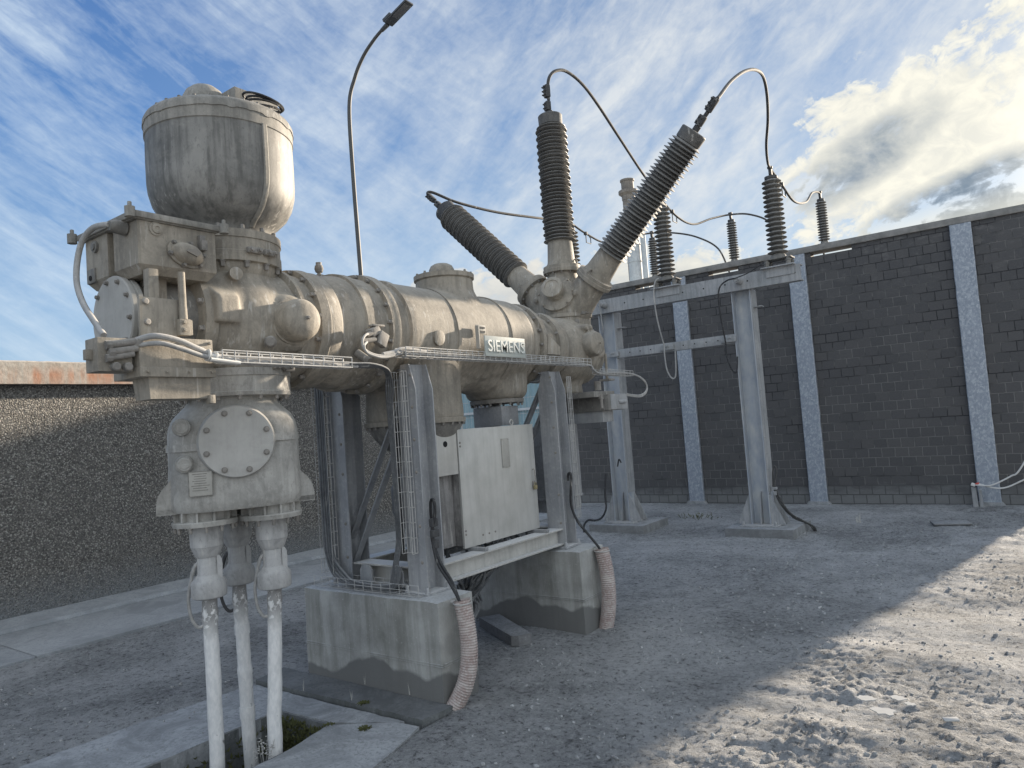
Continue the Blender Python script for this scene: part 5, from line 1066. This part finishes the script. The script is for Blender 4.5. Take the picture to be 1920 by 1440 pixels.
# ------------------------------------------------------------------ gantry with post insulators
gy = 9.25
ga = thing('steel_gantry', 'steel gantry of two H columns with top beam and crossbar before the brick wall', 'gantry', (-3.93, gy, .1))
for x in (-2.97, -4.93):
    b = MB(); b.hbeam((x, gy, .115), (x, gy, 3.10), .22, .245, .012, (1, 0, 0)); c_ = obj('column', b, 'column_web', ga)
    b = MB(); b.span(x-.235, x+.235, gy-.235, gy+.235, .10, .116, .002)
    obj('base_plate', b, 'gantry_steel', c_)
    for s_ in (-1, 1):
        for yy in (-.09, .09):
            b = MB(); b.prism([(0, .116), (.175, .116), (.165, .14), (.02, .47), (0, .50)], (x+s_*.1235, gy+yy-.005, 0), (s_, 0, 0), (0, 0, 1), (0, .010, 0)); obj('gusset', b, 'gantry_steel', c_)
        b = MB(); b.prism([(0, .116), (.12, .116), (.03, .50), (0, .52)], (x+(-.005), gy+s_*.006, 0), (0, s_, 0), (0, 0, 1), (.010, 0, 0)); obj('gusset', b, 'gantry_steel', c_)
        for yy in (-.19, .19): b = MB(); b.hexb((x+s_*.20, gy+yy, .116), (0, 0, 1), .018, .04); obj('anchor_bolt', b, 'gantry_steel', c_)
    b = MB(); b.span(x+.1235, x+.132, gy-.105, gy+.105, .52, 3.09); b.prism([(0, 0), (.10, 0), (.10, .012), (0, .012)], (x+.133, gy-.05, 2.86), (1, 0, 0), (0, 0, 1), (0, .1, 0))
    for zz in [.6+.2*k for k in range(12)]: b.hexb((x+.132, gy-.07, zz), (1, 0, 0), .007, .008)
    obj('flange_strip', b, 'gantry_steel', c_)
b = MB(); b.prism([(-.06, -.10), (.06, -.10), (.06, -.088), (-.048, -.088), (-.048, .088), (.06, .088), (.06, .10), (-.06, .10)], (-6.0, gy-.10, 3.19), (0, 1, 0), (0, 0, 1), (3.80, 0, 0)); bm_ = obj('top_beam', b, 'gantry_steel', ga)
b = MB(); 
for k in range(13): b.lathe([(0, .010), (.002, .010)], (-5.75+k*.29, gy-.1602, 3.19), (0, -1, 0), 10)
obj('bolt_holes', b, 'black_hole', bm_)
b = MB(); b.span(-4.80, -3.10, gy-.10, gy-.04, 2.43, 2.55, .004); cb = obj('crossbar', b, 'gantry_steel', ga)
b = MB()
for k in range(10): b.lathe([(0, .009), (.002, .009)], (-4.6+k*.16, gy-.1002, 2.49), (0, -1, 0), 10)
obj('bolt_holes', b, 'black_hole', cb)
for x in (-4.87, -4.03, -3.17):
    b = MB(); b.span(x-.10, x+.10, gy-.135, gy-.101, 2.45, 2.525, .004); b.hexb((x, gy-.135, 2.50), (0, -1, 0), .010, .012); b.hexb((x+.03, gy-.135, 2.50), (0, -1, 0), .010, .012); obj('clamp_plate', b, 'gantry_steel', cb)
for x in (-4.93, -2.97): b = MB(); b.cyl((x+.02, gy-.165, 3.20), (x+.02, gy-.30, 3.20), .045, .035, 18); b.cyl((x+.02, gy-.30, 3.20), (x+.02, gy-.32, 3.20), .02, n=12); obj('beam_stud', b, 'gantry_steel', bm_)
for x, lb in ((-2.93, 'concrete pad under the right gantry column'), (-4.90, 'concrete pad under the left gantry column')):
    b = MB(); b.span(x-.42, x+.42, 8.87, 9.68, -.2, .10, .006); tag(obj('concrete_pad', b, 'concrete_pad', at=(x, 9.27, 0)), lb, 'concrete pad', 'concrete pads under the gantry')
def post(name, x, y, z0, h, R_, n_s, label, grp, big):
    t = thing(name, label, 'insulator', (x, y, z0), grp)
    if big:
        b = MB(); b.span(x-.20, x+.20, y-.125, y+.125, z0, z0+.016, .003); b.box((x+.02, y-.067, z0-.055), (.34, .010, .11), 0)
        obj('mount_plate', b, 'gantry_steel', t)
        b = MB()
        for dx in (-.13, .13):
            for dy in (-.07, .07): b.lathe([(.02, .03), (.06, .03), (.062, .036), (.08, .036), (.082, .026), (.10, .026)], (x+dx, y+dy, z0), n=14)
        b.span(x-.17, x+.17, y-.10, y+.10, z0+.10, z0+.115, .002); b.lathe([(.115, .10), (.15, .09), (.17, .07)], (x, y, z0), n=24); obj('spring_feet', b, 'cast_dark', t); zb = z0+.17
    else:
        b = MB(); b.span(x-.09, x+.09, y-.07, y+.07, z0, z0+.018, .002); b.lathe([(.018, .065), (.06, .05), (.065, .04)], (x, y, z0), n=20); obj('foot', b, 'cast_dark', t); zb = z0+.065
    zt = z0+h; pf = [(zb, R_*.45)]; p_ = (zt-zb)/n_s
    for k in range(n_s):
        z = zb+k*p_; rr = R_*(1-.06*k/n_s); pf += [(z+.01*p_, R_*.55), (z+p_*.30, rr*.97), (z+p_*.38, rr), (z+p_*.45, rr*.97), (z+p_*.80, R_*.60)]
    pf += [(zt, R_*.5)]
    b = MB(); b.lathe(pf, (x, y, 0), n=32); obj('sheds', b, 'shed_grey', t, ang=50)
    b = MB(); b.lathe([(zt, R_*.62), (zt+.035, R_*.62), (zt+.04, .02), (zt+.07, .018)], (x, y, 0), n=20); b.box((x, y, zt+.10), (.035, .06, .09), .006); b.box((x, y, zt+.15), (.06, .05, .03), .006); obj('top_clamp', b, 'clamp_dark', t)
gI = 'tall post insulators on the gantry beam'
for x, lb in ((-2.46, 'tall ribbed post insulator on the right end of the gantry beam'), (-3.95, 'tall ribbed post insulator on the middle of the gantry beam'), (-5.42, 'tall ribbed post insulator on the gantry beam, half hidden behind the upright bushing')):
    post('post_insulator', x, gy-.10, 3.292, 1.12, .125, 16, lb, gI, True)
gW = 'small post insulators on the brick wall coping'
for x, lb in ((-2.53, 'small ribbed insulator on the coping, rightmost on the brick wall'), (-3.98, 'small ribbed insulator on the coping, middle one of the brick wall'), (-5.45, 'small ribbed insulator on the coping, nearest the chimney')):
    post('wall_insulator', x, 12.11, 4.072, .70, .088, 15, lb, gW, False)

# ------------------------------------------------------------------ overhead conductors
CR = .0155
def cond(label, pts, spacer):
    t = thing('overhead_conductor', label, 'conductor', pts[0], 'overhead conductors from the bushings to the wall'); mb = MB(); mb.tube(pts, CR, 10, 8); obj('conductor', mb, 'conductor', t)
    for p, d_ in spacer:
        p = Vector(p); d_ = Vector(d_).normalized(); mb = MB(); u_ = Vector((d_.x, d_.y, 0)).normalized()
        mb.tube([p, p-Vector((0, 0, .03)), p-Vector((0, 0, .14))+u_*.0, p-Vector((0, 0, .14))+u_*.14, p-Vector((0, 0, .05))+u_*.14, p-Vector((0, 0, .03))+u_*.10], .008, 6, 0); mb.box(p, (.05, .05, .05), .008); obj('spacer_clamp', mb, 'clamp_dark', t)
top = lambda d, off=2.26: HC+Vector(d).normalized()*off
cond('conductor arching from the upright bushing over to the middle insulators', [top((0, 0, 1), 2.12), top((0, 0, 1), 2.24), (-3.476, 5.72, 4.875), (-3.46, 5.82, 4.96), (-3.452, 6.0, 5.016), (-3.461, 6.3, 5.005), (-3.52, 6.7, 4.954), (-3.636, 7.4, 4.815), (-3.80, 8.3, 4.665), (-3.92, 9.0, 4.575), (-3.95, 9.15, 4.55), (-3.96, 9.7, 4.40), (-3.99, 10.4, 4.42), (-3.99, 11.2, 4.66), (-3.98, 12.11, 4.90), (-3.72, 12.3, 4.88), (-3.45, 12.45, 4.72), (-3.36, 12.5, 4.42), (-3.33, 12.5, 4.0)], [((-3.96, 9.55, 4.44), (0, 1, -.2)), ((-3.90, 8.92, 4.60), (0, 1, 0))])
cond('conductor rising from the right leaning bushing and dropping to the right insulators', [top((1, 0, 1), 2.12), top((1, 0, 1), 2.25), (-1.89, 5.74, 4.15), (-1.895, 6.1, 4.407), (-1.89, 6.5, 4.638), (-1.90, 6.9, 4.80), (-1.945, 7.3, 4.895), (-2.03, 7.7, 4.88), (-2.15, 8.1, 4.765), (-2.30, 8.5, 4.64), (-2.40, 8.85, 4.56), (-2.455, 9.14, 4.55), (-2.46, 9.6, 4.46), (-2.47, 10.2, 4.36), (-2.50, 11.0, 4.52), (-2.53, 11.6, 4.80), (-2.53, 12.11, 4.90), (-2.60, 12.35, 4.80), (-2.63, 12.5, 4.5), (-2.64, 12.5, 3.95)], [((-2.46, 9.62, 4.455), (0, 1, -.2))])
cond('conductor hanging from the left leaning bushing to the left insulators', [top((-1, 0, 1), 2.12), top((-1, 0, 1), 2.28), (-5.09, 5.76, 4.165), (-5.02, 6.1, 4.106), (-5.0, 6.8, 4.13), (-5.0, 7.6, 4.22), (-5.10, 8.3, 4.34), (-5.32, 8.9, 4.48), (-5.42, 9.15, 4.55), (-5.42, 9.6, 4.46), (-5.43, 10.3, 4.42), (-5.44, 11.2, 4.68), (-5.45, 12.11, 4.90), (-5.1, 12.3, 4.86), (-4.72, 12.42, 4.72), (-4.38, 12.5, 4.45), (-4.22, 12.5, 4.0)], [((-5.42, 9.62, 4.455), (0, 1, -.2))])
cable('dropper_cable', 'thin pale cable hanging from the beam past the crossbar', [([(-4.0, 9.0, 3.42), (-4.05, 8.98, 3.38), (-4.085, 8.98, 3.22), (-4.07, 8.98, 2.9), (-4.05, 9.05, 2.60), (-4.04, 9.07, 2.52), (-4.04, 9.06, 2.38), (-4.02, 9.05, 2.18), (-3.96, 9.05, 2.06), (-3.905, 9.06, 2.10), (-3.90, 9.10, 2.42)], .010)], 'grey_cable')
cable('dropper_cable', 'thin black cable hanging from the beam by the right gantry column', [([(-2.95, 8.92, 3.22), (-3.06, 8.93, 3.21), (-3.17, 8.95, 3.13), (-3.20, 8.97, 2.9), (-3.195, 9.03, 2.60), (-3.19, 9.06, 2.45), (-3.185, 9.05, 2.25), (-3.13, 9.05, 2.08), (-3.08, 9.06, 2.06), (-3.06, 9.08, 2.25)], .010), ([(-2.95, 8.92, 3.22), (-2.80, 8.95, 3.26), (-2.6, 9.0, 3.36)], .007)], 'black_hose')
cable('dropper_cable', 'short grey cable hooked over the left end of the gantry beam', [([(-5.0, 9.0, 3.45), (-4.93, 8.93, 3.28), (-4.90, 8.93, 3.16), (-4.89, 8.95, 2.80)], .009)], 'grey_cable')
cable('earth_cable', 'black earth cable looped at the foot of the left gantry column', [([(-4.80, 9.0, .95), (-4.83, 9.0, 1.0), (-4.86, 9.0, .9)], .010), ([(-5.06, 9.0, .80), (-5.065, 8.98, .70), (-5.07, 8.95, .5), (-5.06, 8.93, .32), (-5.12, 8.90, .20), (-5.22, 8.88, .16), (-5.32, 8.86, .165), (-5.37, 8.82, .10), (-5.37, 8.80, .0)], .014)], 'black_hose')
cable('earth_cable', 'grey earth cables looped at the foot of the right gantry column', [([(-2.80, 9.2, .55), (-2.79, 9.2, .75), (-2.76, 9.2, .84), (-2.74, 9.2, .76), (-2.78, 9.2, .60), (-2.72, 9.2, .42), (-2.64, 9.25, .25), (-2.52, 9.35, .14), (-2.42, 9.45, .05), (-2.40, 9.46, -.02)], .010), ([(-2.80, 9.2, .60), (-2.74, 9.22, .38), (-2.62, 9.3, .19), (-2.47, 9.42, .09), (-2.42, 9.48, -.02)], .014)], 'conductor')
mb = MB(); mb.box((-2.78, 9.2, .56), (.05, .06, .03), .004); mb.box((-2.78, 9.2, .50), (.04, .05, .05), .004); tag(obj('cable_clamp', mb, 'gantry_steel', at=(-2.78, 9.2, .5)), 'pale clamp holding the earth cables at the right gantry column', 'clamp')

# ------------------------------------------------------------------ short post with barrier tape at the last pillar
t = thing('marker_post', 'short stub post with knotted red and white tape by the last pillar', 'post', (-.86, 11.84, 0))
mb = MB(); mb.prism([(-.03, 0), (.03, 0), (.02, .27), (-.035, .28)], (-.86, 11.86, -.02), (1, 0, 0), (0, 0, 1), (0, -.05, 0)); mb.prism([(-.012, 0), (.03, 0), (.02, .24), (-.012, .25)], (-.80, 11.85, -.02), (1, 0, 0), (0, 0, 1), (0, -.04, 0)); obj('stub', mb, 'gantry_steel', t)
mb = MB(); mb.box((-.865, 11.80, .30), (.055, .05, .045), .014, Matrix.Rotation(.4, 3, 'Y')); obj('tape_knot', mb, 'tape_white', t)
mb = MB(); mb.box((-.815, 11.79, .315), (.05, .045, .025), .01, Matrix.Rotation(-.3, 3, 'Y')); obj('tape_end', mb, 'tape_red', t)
for pts in ([(-.86, 11.79, .30), (-.72, 11.74, .29), (-.62, 11.72, .31), (-.42, 11.70, .42), (-.32, 11.68, .50), (-.05, 11.66, .95), (.15, 11.66, 1.1)], [(-.80, 11.78, .31), (-.62, 11.73, .26), (-.48, 11.72, .27), (-.28, 11.70, .37), (.0, 11.68, .5), (.2, 11.68, .62)]):
    mb = MB(); mb.tube(pts, .011, 7, 6); obj('tape_ribbon', mb, 'tape_white', t)
